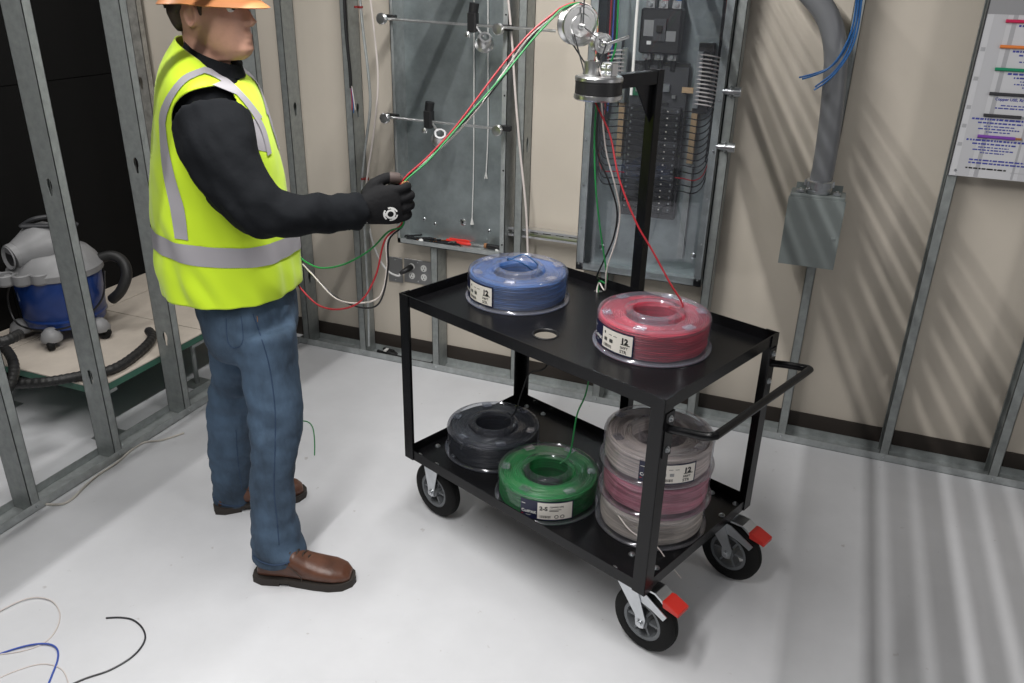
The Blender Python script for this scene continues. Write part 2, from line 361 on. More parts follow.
# casters
def caster(ac, bc, aw, swivel):
    c = thing('caster', '', 'x'); 
    for k in ('label', 'category'): del c[k]
    c.parent = cart; c.location = (0, 0, 0)
    R = .1; hz = .1
    MB().box((ac, bc, ZB - .0045), (.105, .105, .006)).build('mount_plate', M_zinc, c)
    m = MB().lathe([(.036, ZB - .030), (.038, ZB - .012), (.030, ZB - .007)], 20, c=(ac, bc, 0)); m.build('bearing', M_zinc, c, smooth=True)
    f = MB()
    for s_ in (-1, 1):
        y = bc + s_ * .031
        pol = [(ac - .036, ZB - .028), (ac + .036, ZB - .028), (aw + .017, hz + .02), (aw + .013, hz - .012), (aw, hz - .017), (aw - .013, hz - .012), (aw - .017, hz + .02)]
        f.prism(pol, .003, Matrix.Translation((0, y + .0015, 0)) @ Matrix.Rotation(PI / 2, 4, 'X'))
    f.box((ac, bc, ZB - .0285), (.072, .065, .003)); f.build('fork', M_zinc, c)
    T = Matrix.Translation((aw, bc, hz)) @ Matrix.Rotation(PI / 2, 4, 'X'); W = .022
    ty = MB().lathe([(.062, -W), (.066, -W - .001), (.088, -W), (.096, -W + .006), (R - .001, -.012), (R, -.006), (R - .002, -.0045), (R - .002, -.003), (R, -.0015), (R, .0015), (R - .002, .003), (R - .002, .0045), (R, .006), (R - .001, .012), (.096, W - .006), (.088, W), (.066, W + .001), (.062, W), (.062, -W)], 48, T=T)
    ty.build('tyre', M_rub, c, smooth=True)
    h = MB().lathe([(.062, -W * .9), (.052, -W * .9), (.050, -W * .5), (.050, W * .5), (.052, W * .9), (.062, W * .9)], 36, T=T).lathe([(.009, -.028), (.020, -.026), (.021, .026), (.009, .028)], 20, T=T)
    for i in range(6):
        a = PI * i / 3
        h.box((0, 0, 0), (.034, .007, .03), T=T @ Matrix.Rotation(a, 4, 'Z') @ Matrix.Translation((.036, 0, 0)))
    h.build('hub', M_hub, c, smooth=True)
    b = bolt((aw, bc - .033, hz), 'Y', .009, c, 1); b.name = 'axle_bolt'
    if swivel:
        m = MB()
        for s_ in (-1, 1):
            m.prism([(ac - .01, ZB - .032), (ac + .06, ZB - .030), (aw + .080, .168), (aw + .070, .150), (aw + .03, .165), (ac, .18)], .0025, Matrix.Translation((0, bc + s_ * .028 + .001, 0)) @ Matrix.Rotation(PI / 2, 4, 'X'))
        m.build('brake_bracket', M_zinc, c)
        pts = [(ac + .055, .221), (aw + .035, .222), (aw + .055, .212), (aw + .068, .200), (aw + .066, .195), (aw + .051, .206), (aw + .033, .216), (ac + .055, .215)]
        MB().prism(pts, .050, Matrix.Translation((0, bc + .025, 0)) @ Matrix.Rotation(PI / 2, 4, 'X')).build('brake_lever', M_zinc, c)
        q = [(aw + .058, .210), (aw + .070, .211), (aw + .112, .196), (aw + .112, .184), (aw + .062, .190)]
        MB().prism(q, .052, Matrix.Translation((0, bc + .026, 0)) @ Matrix.Rotation(PI / 2, 4, 'X')).build('brake_pedal', M_red, c, label='red brake pedal', bevel=.002)
caster(.072, .075, .072, False); caster(.10, CWD - .068, .10, False)
caster(.900, .066, .954, True); caster(.915, CWD - .068, .975, True)
# push handle
hp = smooth_path([(CL + .006, .022, .742), (CL + .05, .022, .752), (CL + .10, .024, .761), (CL + .120, .034, .767), (CL + .124, .06, .768), (CL + .124, CWD / 2, .768), (CL + .124, CWD - .06, .768), (CL + .120, CWD - .034, .767), (CL + .10, CWD - .024, .761), (CL + .05, CWD - .022, .752), (CL + .006, CWD - .022, .742)], 5)
hd = MB().tube(hp, .0105, 12).build('push_handle', M_cart, cart, smooth=True)
for b in (.022, CWD - .022):
    MB().b2((CL + .001, b - .018, .665), (CL + .007, b + .018, .79)).build('handle_plate', M_cart, cart)
    for z in (.685, .772): bolt((CL + .007, b, z), 'X', .006, cart)
# mast, arm, gusset
MA, MBB = .478, CWD + .018; TZ = 1.502
MB().b2((MA - .017, MBB - .017, ZB), (MA + .017, MBB + .017, TZ)).build('mast', M_cart, cart, bevel=.002)
MB().b2((MA - .016, .365, TZ - .040), (MA + .016, MBB - .017, TZ - .002)).build('mast_arm', M_cart, cart, bevel=.002)
MB().prism([(MBB - .017, TZ - .040), (MBB - .017, TZ - .15), (MBB - .10, TZ - .040)], .004, Matrix.Translation((MA - .002, 0, 0)) @ Matrix(((0, 0, 1, 0), (1, 0, 0, 0), (0, 1, 0, 0), (0, 0, 0, 1)))).build('gusset', M_cart, cart)
# wire guide head
HB = .318; gh = thing('wire_guide_head', '', ''); 
for k in ('label', 'category'): del gh[k]
gh.parent = cart; gh.location = (MA, HB, TZ - .058)
MB().lathe([(.030, -.004), (.062, -.004), (.066, 0), (.066, .010), (.062, .012), (.030, .012), (.030, -.004)], 40).build('lower_flange', M_chrome, gh, smooth=True)
MB().lathe([(.045, .012), (.0635, .012), (.0635, .044), (.045, .044)], 40).build('band', M_blk, gh, smooth=True)
MB().lathe([(.014, .044), (.062, .044), (.065, .046), (.065, .054), (.060, .058), (.014, .058), (.014, .044)], 40).build('upper_flange', M_chrome, gh, smooth=True)
MB().lathe([(.014, .058), (.022, .058), (.022, .094), (.014, .094)], 24, c=(-.022, -.004, 0)).build('collar', M_chrome, gh, smooth=True)
MB().box((.030, .004, .076), (.036, .030, .036), bev=.003).build('clamp_block', M_chrome, gh)
for i in range(4): bolt((.020 + (i % 2) * .018, -.011, .068 + (i // 2) * .016), 'Y', .004, gh)
wire_frame = MB()
def local(o, P): return Matrix.Rotation(-CYAW, 4, 'Z') @ (Vector(P) - CP(MA, HB, 0)) - Vector((0, 0, TZ - .058))
def sheave(pc, r, W, ax, name):
    ax = Vector(ax).normalized(); T = Matrix.Translation(local(gh, pc)) @ (Matrix.Rotation(-CYAW, 3, 'Z') @ ax).to_track_quat('Z', 'Y').to_matrix().to_4x4()
    o = MB().lathe([(.006, -W), (r * .55, -W), (r * .6, -W * .8), (r * .86, -W * .8), (r * .9, -W), (r, -W), (r, -W * .8), (r * .84, -W * .4), (r * .84, W * .4), (r, W * .8), (r, W), (r * .9, W), (r * .86, W * .8), (r * .6, W * .8), (r * .55, W), (.006, W)], 40, T=T).build(name, M_chrome, gh, smooth=True)
    MB().lathe([(.0, W + .012), (.006, W + .011), (.009, W + .006), (.009, -W - .006), (.006, -W - .01), (0, -W - .011)], 12, T=T).build('axle', M_chrome, gh, smooth=True)
    return T
PUL = DP(578, 25, 2.17); PUL2 = DP(601, 43, 2.16); AXW = Vector((.72, -.69, -.05))
sheave(PUL, .052, .020, AXW, 'pulley'); sheave(PUL2, .026, .014, AXW, 'small_pulley')
br = MB()
for s_ in (-1, 1):
    off = AXW.normalized() * s_ * .027
    pts = [local(gh, PUL + off + Vector((0, 0, .13))), local(gh, PUL + off), local(gh, PUL2 + off), local(gh, CP(MA + .005, HB - .004 + s_ * -.01, TZ + .02))]
    br.tube([Vector(p) for p in pts], .0022, 6)
    pts = [local(gh, PUL + off * 1.0 + Vector((-.02, -.01, -.02))), local(gh, CP(MA - .045, HB - s_ * .012, TZ + .01)), local(gh, CP(MA - .045, HB - s_ * .012, TZ - .002))]
    br.tube([Vector(p) for p in pts], .002, 6)
br.build('bracket', M_dgrey, gh, smooth=True)
MB().tube([local(gh, PUL2 + AXW * .03), local(gh, PUL2 + AXW * .03 + Vector((.05, .03, .02)))], .004, 8).build('spindle', M_chrome, gh, smooth=True)

# ================================================================== SPOOLS
SR, SH = .160, .101
def wire_mat(name, c, dark=.45):
    return mat(name, c, .42, var=.55, vscale=5, col2=tuple(min(1, q * 1.3) for q in c), stretch=(.8, .8, 34), spec=.4)
def spool(name, label, P, wm, shell, lab_px=None, lab=None, group='wire spools on the cart', rz=0, seed=1):
    rnd = random.Random(seed)
    o = thing(name, label, 'wire spool', P, rz, group)
    # coil of wire: every winding is a ridge of its own, wobbling round the drum
    n = 64; NR = 17; NT = 14; r0, r1, z0, z1 = .078, SR - .006, .008, SH - .016
    prof = []
    for i in range(NR * 2 + 1): prof.append((r1 - (.0032 if i % 2 == 0 else 0) - .004 * (abs(i / NR - 1)) ** 6, z0 + (z1 - z0) * i / (2 * NR)))
    for i in range(1, NT * 2 + 1): prof.append((r1 - (r1 - r0) * i / (2 * NT), z1 + (-.0034 if i % 2 == 0 else 0) - .004 * math.sin(PI * i / 2 / NT)))
    prof.append((r0, z0)); rings = []
    for i, (r, z) in enumerate(prof):
        ring = []
        for j in range(n):
            a = 2 * PI * j / n; q = noise.noise(Vector((math.cos(a) * 2.2, math.sin(a) * 2.2, i * .21 + seed * 7))); q2 = noise.noise(Vector((math.cos(a) * 3, math.sin(a) * 3 + 9, i * .3 + seed)))
            side = i <= NR * 2
            rr = r + q2 * .0018 + (0 if side else q * .004); zz = z + (q * .0042 if side and 0 < i < NR * 2 else q2 * .0015)
            ring.append((rr * math.cos(a), rr * math.sin(a), max(zz, .004)))
        rings.append(ring)
    rings.append(rings[0]); MB().loft(rings, cap=False).build('wire_coil', wm, o, smooth=False)
    # clear shell: foot flange, drum wall, crimped rim, dished lid and raised hub ring
    H = SH
    pf_ = [(.060, .0), (SR + .006, .0), (SR + .007, .004), (SR + .003, .006), (SR, .009), (SR - .001, H - .022), (SR + .0005, H - .016), (SR - .003, H - .007), (SR - .012, H - .003), (SR - .016, H - .008), (SR - .030, H - .009), (.092, H - .013), (.086, H - .011), (.084, H + .000), (.078, H + .004), (.064, H + .004), (.060, H), (.058, .012), (.060, .0)]
    MB().lathe(pf_, 56).build('clear_shell', shell, o, smooth=True)
    MB().lathe([(SR + .0055, .0), (SR + .008, .001), (SR + .008, .0045), (SR + .0055, .0055)], 56).build('foot_rim', shell, o, smooth=True)
    for i in range(6):
        a = PI / 3 * i + .4; T = Matrix.Rotation(a, 4, 'Z')
        MB().box((SR - .026, 0, H - .006), (.026, .034, .006), T=T, bev=.002).build('lid_tab', shell, o)
    if lab_px:
        P_ = ZP(*lab_px, P.z + .045) - P; th = math.atan2(P_.y, P_.x) - rz
        W_, Hh = (.165, .066); Rl = SR + .0012; zl = .014
        def patch(x0, x1, y0, y1, m, nm, eps=0):
            k = max(2, int((x1 - x0) / .008)); vs = []; fs = []
            for i in range(k + 1):
                aa = th + (x0 + (x1 - x0) * i / k) / Rl
                for y in (y0, y1): vs.append(((Rl + eps) * math.cos(aa), (Rl + eps) * math.sin(aa), zl + y))
            for i in range(k): fs.append((2 * i, 2 * i + 2, 2 * i + 3, 2 * i + 1))
            return MB().add(vs, fs).build(nm, m, lb if nm != 'label' else o)
        def write(s, x, y, size, m, bold=0, eps=.0008):
            v, f = text_mesh(s, size, bold)
            vs = [((Rl + eps) * math.cos(th + (x + p[0]) / Rl), (Rl + eps) * math.sin(th + (x + p[0]) / Rl), zl + y + p[1]) for p in v]
            MB().add(vs, f).build('lettering', m, lb)
        lb = patch(-W_ / 2, W_ / 2, 0, Hh, M_navy, 'label')
        s = W_ / 2
        patch(-.028, s - .004, .004, Hh - .004, M_paper, 'paper', .0004)
        write('CoilPAK', -s + .004, .020, .0135, M_white, .0004)
        patch(-s + .004, -s + .016, .049, .051, M_white, 'print', .0008); patch(-s + .019, -s + .034, .012, .0135, M_white, 'print', .0008); patch(-s + .004, -s + .010, .0115, .0135, M_red, 'print', .0008)
        if lab == '2-S':
            write('2-S', -.022, .036, .019, M_ink, .0007); write('12AWG STR', .008, .046, .008, M_ink, .0002)
            for k in range(2): patch(.008, .044 - k * .008, .038 - k * .005, .040 - k * .005, M_ink, 'print', .0008)
        else:
            write('12', .044, .036, .022, M_ink, .0012); write('500FT', .042, .021, .0095, M_ink, .0002); write(lab, .042, .008, .0125, M_ink, .0003)
            patch(.044, .072, .032, .0345, M_ink, 'print', .0008)
            patch(-.018, -.013, .046, .053, M_ink, 'print', .0008); patch(.0, .012, .047, .0485, M_ink, 'print', .0008); patch(.018, .030, .047, .0485, M_ink, 'print', .0008)
            for k in range(2): patch(-.018 + k * .022, -.006 + k * .022, .026, .036, M_steel, 'print', .0008)
        x = -.02
        while x < .012:
            w_ = rnd.choice((.0008, .0014, .002)); patch(x, x + w_, .009, .018, M_ink, 'print', .0008); x += w_ + rnd.choice((.001, .0016))
        if lab == '2-S':
            for k in (.03, .048): MB().loft([[((Rl + .0008) * math.cos(th + (k + q * math.cos(b_)) / Rl), (Rl + .0008) * math.sin(th + (k + q * math.cos(b_)) / Rl), zl + .014 + q * math.sin(b_)) for b_ in (2 * PI * i / 14 for i in range(14))] for q in (.0045, .0065)], cap=False).build('print', M_ink, lb)
    return o
W_blue = wire_mat('blue_coil', (.035, .13, .37)); W_red = wire_mat('red_coil', (.52, .025, .055)); W_grey = wire_mat('charcoal_coil', (.030, .034, .044))
W_green = wire_mat('green_coil', (.012, .24, .055)); W_white = wire_mat('white_coil', (.74, .66, .63)); W_pink = wire_mat('pink_coil', (.62, .25, .33)); W_cream = wire_mat('cream_coil', (.70, .64, .59))
ZU = ZT - LIP + t + .0005; ZL = ZB + t + .0005
S_blue = CP(.215, .305, ZU); S_red = CP(.725, .315, ZU); S_grey = CP(.172, .246, ZL); S_green = CP(.490, .140 + .04, ZL) - CN * .012; S_st = CP(.792, .30, ZL)
spool('wire_spool', 'clear spool of blue wire on the upper tray of the cart', S_blue, W_blue, M_shell, (472, 292), 'SOL', rz=.3, seed=1)
spool('wire_spool', 'clear spool of red wire on the upper tray by the handle', S_red, W_red, M_shell, (607, 340), 'STR', rz=1.1, seed=2)
spool('wire_spool', 'clear spool of charcoal wire on the lower tray', S_grey, W_grey, M_shelld, rz=.7, seed=3)
spool('wire_spool', 'clear spool of green wire on the lower tray', S_green, W_green, M_shellc, (547, 503), '2-S', rz=2.0, seed=4)
spool('wire_spool', 'clear spool of cream wire, lowest of the stack of three', S_st, W_cream, M_shellc, rz=.2, seed=5)
spool('wire_spool', 'clear spool of pink and white wire in the middle of the stack', S_st + Vector((.003, .001, SH + .0045)), W_pink, M_shellc, rz=1.3, seed=6)
spool('wire_spool', 'clear spool of greyish white wire on top of the stack', S_st + Vector((0, 0, 2 * SH + .009)), W_white, M_shellc, (671, 483), 'STR', rz=2.4, seed=7)

# ================================================================== LIGHT FIXTURES (above the frame)
def fixture(label, x, y0, y1, z, louver):
    o = thing('linear_light', label, 'ceiling light', (x, (y0 + y1) / 2, z + .02), 0, 'linear ceiling lights')
    L = y1 - y0
    MB().b2((-.05, -L / 2, .005), (.05, L / 2, .05)).build('housing', M_white, o)
    if louver:
        zb = -.32                                # blades run along the fixture and cut the light to both sides
        for s_ in (-1, 1):
            e = .1386
            MB().b2((s_ * e, -L / 2 - .25, zb - .001), (s_ * .1690, L / 2 + .25, zb + .001)).build('blade', M_blk, o)
            u = .1735
            while u < .245 and s_ > 0:
                MB().b2((s_ * u, -L / 2 - .25, zb - .001), (s_ * (u + .0084), L / 2 - .45, zb + .001)).build('blade', M_blk, o)
                u += .0129
        for y in (-L / 2 - .25, L / 2 - .46):
            MB().b2((-.26, y - .008, zb - .012), (.26, y + .008, zb - .0012)).build('blade_rail', M_blk, o)
            for s_ in (-1, 1): MB().b2((s_ * .05 - .003, y - .003, zb - .002), (s_ * .05 + .003, y + .003, .01)).build('hanger', M_blk, o)
    return o
fixture('linear ceiling light with black louvre blades above the cart', LX1, -.20, 2.40, LZ, True)
fixture('slim linear ceiling light beyond the left stud wall', -2.9, 1.1, 2.7, LZ, False)
fixture('slim linear ceiling light over the right of the bay', LX2, 0.0, 2.4, LZ, False)

# work light on a stand, right of the frame
wk = thing('work_light', 'work light on a tripod stand right of the bay', 'work light', (WLP.x, WLP.y, 0))
Tw = Matrix.Translation((0, 0, WLP.z)) @ WLD.to_track_quat('-Z', 'Y').to_matrix().to_4x4()
MB().box((0, 0, .045), (.46, .36, .07), T=Tw, bev=.01).build('lamp_head', M_blk, wk)
MB().cyl((0, 0, .35), (.03, -.02, WLP.z - .02), .014, 12).build('pole', M_blk, wk, smooth=True)
for k in range(3): MB().cyl((0, 0, .42), (.42 * math.cos(k * 2.094), .42 * math.sin(k * 2.094), .008), .009, 10).build('leg', M_blk, wk, smooth=True)

# ================================================================== WALL EQUIPMENT
def on(parent): return lambda o: keep(o, parent)
# ---- left: open galvanized enclosure
y0, y1 = 3.125, 3.243
lx0, lx1, lz0, lz1 = -1.772, -1.252, .622, 2.2
en = thing('open_enclosure', 'open galvanized steel enclosure behind the two clamped rods', 'electrical box', (-1.51, y1, lz0)); K = on(en)
K(MB().b2((lx0, y1 - .003, lz0), (lx1, y1, lz1)).build('back_plate', M_box))
K(MB().b2((lx0, y0, lz0), (lx0 + .003, y1, lz1)).b2((lx0, y0, lz0), (lx0 + .014, y0 + .002, lz1)).build('side_wall', M_galv))
K(MB().b2((lx1 - .003, y0, lz0), (lx1, y1, lz1)).b2((lx1 - .022, y0, lz0), (lx1, y0 + .002, lz1)).build('side_wall', M_galv))
K(MB().b2((lx0, y0, lz0), (lx1, y1, lz0 + .003)).b2((lx0, y0, lz0), (lx1, y0 + .002, lz0 + .022)).build('bottom_wall', M_galv))
def screw_at(x, y, z, r=.004, m=M_zinc, name='screw'): return MB().lathe([(0, .003), (r * .7, .0026), (r, 0)], 10, T=Matrix.Translation((x, y, z)) @ Matrix.Rotation(PI / 2, 4, 'X')).build(name, m, smooth=True)
for z in (.68, 1.0, 1.3, 1.6): K(screw_at(lx1 - .011, y0 - .0002, z, .004, M_blk))
for px, py, r in ((463, 222, .016), (435, 224, .008), (489, 231, .009), (424, 219, .009)):
    p = YP(px, py, y1 - .003); K(screw_at(p.x, y1 - .003, p.z, r, M_zinc, 'knockout')); K(screw_at(p.x, y1 - .0055, p.z, r * .35, M_blk, 'knockout_hole'))
def px_tube(pts, y, r, n=8, k=6): return MB().tube(smooth_path([YP(px, py, y) for px, py in pts], k), r, n)
for pts in (((474, -8), (474, 90), (473.5, 170), (472, 222)), ((488, -8), (488, 60), (488, 130), (486, 176))):
    q = px_tube(pts, 3.225, .0024, 6).build('pull_cord', M_white, smooth=True); tag(q, 'long white pull cord hanging down the back of the open enclosure' if pts[0][0] < 480 else 'short white pull cord with a frayed end in the open enclosure', 'cord', 'pull cords in the enclosure')
    e = pts[-1]; c = YP(*e, 3.224); f = MB()
    for i in range(6): f.tube([c + Vector((0, 0, .02)), c + Vector((random.uniform(-.008, .008), random.uniform(-.004, .004), -.012))], .0018, 5)
    f.build('frayed_end', M_white, q)
# ---- rods clamped across it
def rod(label, a, b, knobs, clamps):
    yy = 3.085; A = YP(*a, yy); B = YP(*b, yy); o = thing('clamp_rod', label, 'rod', A, 0, 'steel rods clamped across the enclosure'); K = on(o)
    K(MB().cyl(A, B, .0055, 12).build('rod', M_chrome, smooth=True))
    for px, py in knobs:
        c = YP(px, py, yy)
        K(MB().box(c + Vector((.018, .018, .004)), (.055, .022, .022), bev=.003).build('clamp', M_blk))
        T = Matrix.Translation(c + Vector((0, -.008, 0))) @ Matrix.Rotation(PI / 2, 4, 'X')
        K(MB().lathe([(0, .022), (.018, .021), (.022, .017), (.022, .004), (.016, .0), (.009, -.012), (0, -.012)], 20, T=T).build('knob', M_chrome, smooth=True))
    for px, py in clamps:
        c = YP(px, py, yy)
        K(MB().box(c, (.036, .04, .075), bev=.006).build('swivel_clamp', M_blk)); K(MB().cyl(c + Vector((0, 0, .03)), c + Vector((.006, 0, .068)), .019, 12).build('swivel_clamp_knob', M_blk, smooth=True))
        d = c + Vector((.052, -.006, -.068))
        T = Matrix.Translation(d) @ Matrix.Scale(1.35, 4) @ Matrix.Rotation(.5, 4, 'Y') @ Matrix.Rotation(.7, 4, 'X')
        K(MB().lathe([(.020, -.018), (.025, -.02), (.028, -.012), (.022, -.006), (.022, .012), (.018, .02), (.012, .02), (.014, -.01), (.020, -.018)], 24, T=T).build('guide_ring', M_chrome, smooth=True))
        K(MB().cyl(c + Vector((.01, 0, -.01)), d + Vector((-.006, 0, .018)), .005, 8).build('guide_stem', M_chrome, smooth=True))
        K(MB().lathe([(0, -.012), (.010, -.01), (.013, 0), (.009, .01), (0, .012)], 16, c=c + Vector((-.016, -.01, -.045))).build('wing_screw', M_chrome, smooth=True))
rod('upper polished steel rod clamped across the open enclosure', (384, 18.5), (556, 31), ((384, 18.5), (500, 29)), ((473, 22),))
rod('lower polished steel rod clamped across the open enclosure', (387, 117), (501, 129), ((387, 117.5), (499, 129.5)), ((429, 119),))
# ---- junk lying in the bottom of the enclosure
zb = lz0 + .0035
def lying(name, label, cat, px, py, ang, build, group='odds and ends in the enclosure'):
    p = ZP(px, py, zb + .008); p.y = min(max(p.y, 3.142), 3.222); p.x = min(max(p.x, lx0 + .03), lx1 - .03); o = thing(name, label, cat, (p.x, p.y, zb), ang, group); build(o); return o
def pliers(o):
    for s_ in (-1, 1):
        MB().tube(smooth_path([(0, s_ * .006, .009), (-.03, s_ * .016, .009), (-.075, s_ * .019, .009), (-.125, s_ * .012, .009)], 5), .0075, 8).build('handle', mat('red_grip', (.70, .03, .02), .4), o, smooth=True)
    MB().cyl((0, 0, .002), (0, 0, .017), .012, 12).build('pivot', M_steel, o); MB().prism([(-.005, -.011), (.04, -.006), (.055, 0), (.04, .006), (-.005, .011)], .010, Matrix.Translation((0, 0, .004))).build('jaw', M_steel, o)
lying('pliers', 'pliers with bright red grips lying in the enclosure', 'pliers', 472, 244, -.12, pliers)
def driver(o):
    MB().tube([(0, 0, .013), (.01, 0, .013), (.05, 0, .013), (.085, 0, .013), (.095, 0, .013)], [.009, .012, .0115, .013, .009], 10).build('handle', M_blk, o, smooth=True)
    MB().cyl((-.012, 0, .013), (0, 0, .013), .0115, 12).build('collar', M_gtan, o); MB().cyl((-.10, 0, .010), (-.012, 0, .013), .003, 8).build('shank', M_chrome, o)
lying('screwdriver', 'black handled screwdriver lying beside the pliers', 'screwdriver', 487, 247, -.05, driver)
def nut(o): MB().lathe([(.010, 0), (.016, .001), (.016, .010), (.010, .011), (.010, 0)], 6).build('nut_body', M_cop, o); MB().lathe([(.0085, .001), (.010, .001), (.010, .01), (.0085, .01)], 12).build('thread', M_steel, o)
lying('brass_nut', 'brass locknut in the heap at the bottom of the enclosure', 'nut', 444, 241, .3, nut)
lying('brass_nut', 'small brass nut left of the pliers in the enclosure', 'nut', 433, 239, .7, nut)
def lump(m_, s_):
    def f(o):
        m = MB(); m.lathe([(0, 0), (s_, .0), (s_ * 1.1, s_ * .5), (s_ * .7, s_), (0, s_ * 1.1)], 9)
        me = m.mesh('w', True)
        for v in me.vertices: v.co.x *= 1 + .5 * noise.noise(v.co * 60); v.co.y *= 1 + .5 * noise.noise(v.co * 60 + Vector((5, 5, 5)))
        mesh_obj(me, 'wad', m_, o)
    return f
lying('crumpled_paper', 'small white crumpled scrap in the left of the enclosure', 'scrap', 421, 240, 0, lump(M_white, .012))
lying('crumpled_paper', 'white scrap by the right side of the enclosure floor', 'scrap', 497, 249, 0, lump(M_white, .010))
def offcut(k):
    def f(o):
        r_ = random.Random(k); p = [Vector((-.045, 0, .006))]
        for i in range(4): p.append(p[-1] + Vector((.024, r_.uniform(-.016, .016), r_.uniform(-.002, .005))))
        for q in p: q.z = max(q.z, .004)
        MB().tube(smooth_path(p, 4), .005, 6).build('jacket', M_wk, o, smooth=True); MB().cyl(p[-1], p[-1] + Vector((.012, 0, 0)), .0018, 6).build('bare_end', M_cop, o)
    return f
for i in range(13):
    lying('wire_offcut', 'black wire offcut in the tangle on the enclosure floor', 'wire', 408 + i * 4.0, 236 + i * .6 + (i % 3), random.uniform(-.8, .8), offcut(i), 'black offcuts on the enclosure floor')

# ---- right: panelboard behind a clear cover
rx0, rx1, rz0, rz1 = -.928, -.408, .622, 2.2
pn = thing('panelboard', 'galvanized panelboard full of breakers behind a clear cover', 'electrical panel', (-.67, y1, rz0)); K = on(pn)
K(MB().b2((rx0, y1 - .003, rz0), (rx1, y1, rz1)).build('back_plate', M_box))
for x0, x1, f0, f1 in ((rx0, rx0 + .003, rx0, rx0 + .03), (rx1 - .003, rx1, rx1 - .03, rx1)):
    K(MB().b2((x0, y0, rz0), (x1, y1, rz1)).b2((f0, y0, rz0), (f1, y0 + .002, rz1)).build('side_wall', M_galv))
K(MB().b2((rx0, y0, rz0), (rx1, y1, rz0 + .003)).b2((rx0, y0, rz0), (rx1, y0 + .002, rz0 + .03)).build('bottom_wall', M_galv))
cv = K(MB().b2((rx0 + .004, y0 - .007, rz0 + .006), (rx1 - .004, y0 - .003, rz1 - .01)).build('clear_cover', M_plexi))
for z in (.65, .80, .98, 1.16, 1.34, 1.52):
    for x in (rx0 + .014, rx1 - .014): K(screw_at(x, y0 - .0072, z, .0045, M_zinc))
yc = 3.185
bus = K(MB().b2((-.772, yc + .01, .86), (-.556, yc + .045, 1.44)).build('bus_base', M_dgrey))
K(MB().b2((-.705, yc + .0, .90), (-.620, yc + .012, 1.31)).build('bus_rail', M_blk))
def breaker(x0, z, w, m_, side):
    o = K(MB().box((x0 + w / 2, yc - .004, z), (w, .036, .0235), bev=.002).build('breaker', m_))
    keep(MB().box((x0 + (w * .72 if side < 0 else w * .28), yc - .024, z), (.018, .012, .010)).build('toggle', M_blk), o)
    keep(MB().box((x0 + (w * .70 if side < 0 else w * .42), yc - .0225, z - .002), (.007, .0012, .0045)).build('toggle_mark', M_paper), o)
    keep(screw_at(x0 + (w * .12 if side < 0 else w * .88), yc - .0222, z, .0045), o)
for i in range(16):
    z = 1.285 - i * .0252
    breaker(-.762, z, .082, M_blk if i < 9 or i > 13 else M_dgrey, -1); breaker(-.648, z, .082, M_blk if i % 5 else M_dgrey, 1)
for i in range(4):
    z = .955 - i * .0255; keep(MB().lathe([(0, .004), (.008, .003), (.009, 0)], 10, T=Matrix.Translation((-.652, yc - .024, z)) @ Matrix.Rotation(PI / 2, 4, 'X')).build('bus_screw', M_steel), pn)
# main breaker
mbk = K(MB().box((-.665, yc - .012, 1.565), (.150, .075, .155), bev=.006).build('main_breaker', M_blk))
keep(MB().box((-.665, yc - .053, 1.57), (.045, .012, .075)).build('breaker_rocker', M_dgrey), mbk)
keep(MB().box((-.665, yc - .060, 1.575), (.020, .016, .022)).build('toggle', M_blk), mbk)
keep(MB().box((-.705, yc - .0505, 1.575), (.040, .002, .055)).build('rating_label', M_steel), mbk); keep(MB().box((-.626, yc - .0505, 1.55), (.040, .002, .035)).build('rating_label', M_steel), mbk)
keep(MB().box((-.702, yc - .0505, 1.525), (.016, .002, .012)).build('rating_label', M_white), mbk)
for i in range(3):
    x = -.713 + i * .048
    for z in (1.655, 1.478):
        l = K(MB().box((x, yc - .006, z), (.032, .04, .026)).build('lug', M_steel)); keep(MB().cyl((x, yc - .034, z), (x, yc - .026, z), .008, 6).build('lug_screw', M_zinc), l)
    K(MB().cyl((x, yc + .005, 1.66), (x, yc + .005, 2.1), .012, 10).build('feeder_wire', (M_wk, M_wr, M_wb)[i], smooth=True))
    K(MB().tube([(x, yc + .004, 1.47), (x, yc + .012, 1.45), (x, yc + .014, 1.425)], .011, 10).build('bus_link', M_blk, smooth=True))
K(MB().b2((-.775, yc + .02, 1.335), (-.555, yc + .03, 1.455)).build('insulator', M_blk))
K(MB().b2((-.76, yc + .0, 1.33), (-.70, yc + .018, 1.40)).build('control_board', M_pcb))
for x, z in ((-.742, 1.352), (-.72, 1.35), (-.735, 1.385)): K(MB().box((x, yc - .003, z), (.013, .008, .013)).build('terminal', M_steel))
K(MB().box((-.633, yc, 1.365), (.028, .02, .026)).build('lug', M_zinc)); K(MB().box((-.60, yc, 1.335), (.014, .012, .012)).build('terminal', M_steel))
K(MB().b2((-.572, yc - .004, 1.352), (-.53, yc + .004, 1.372)).build('neutral_strap', M_tan))
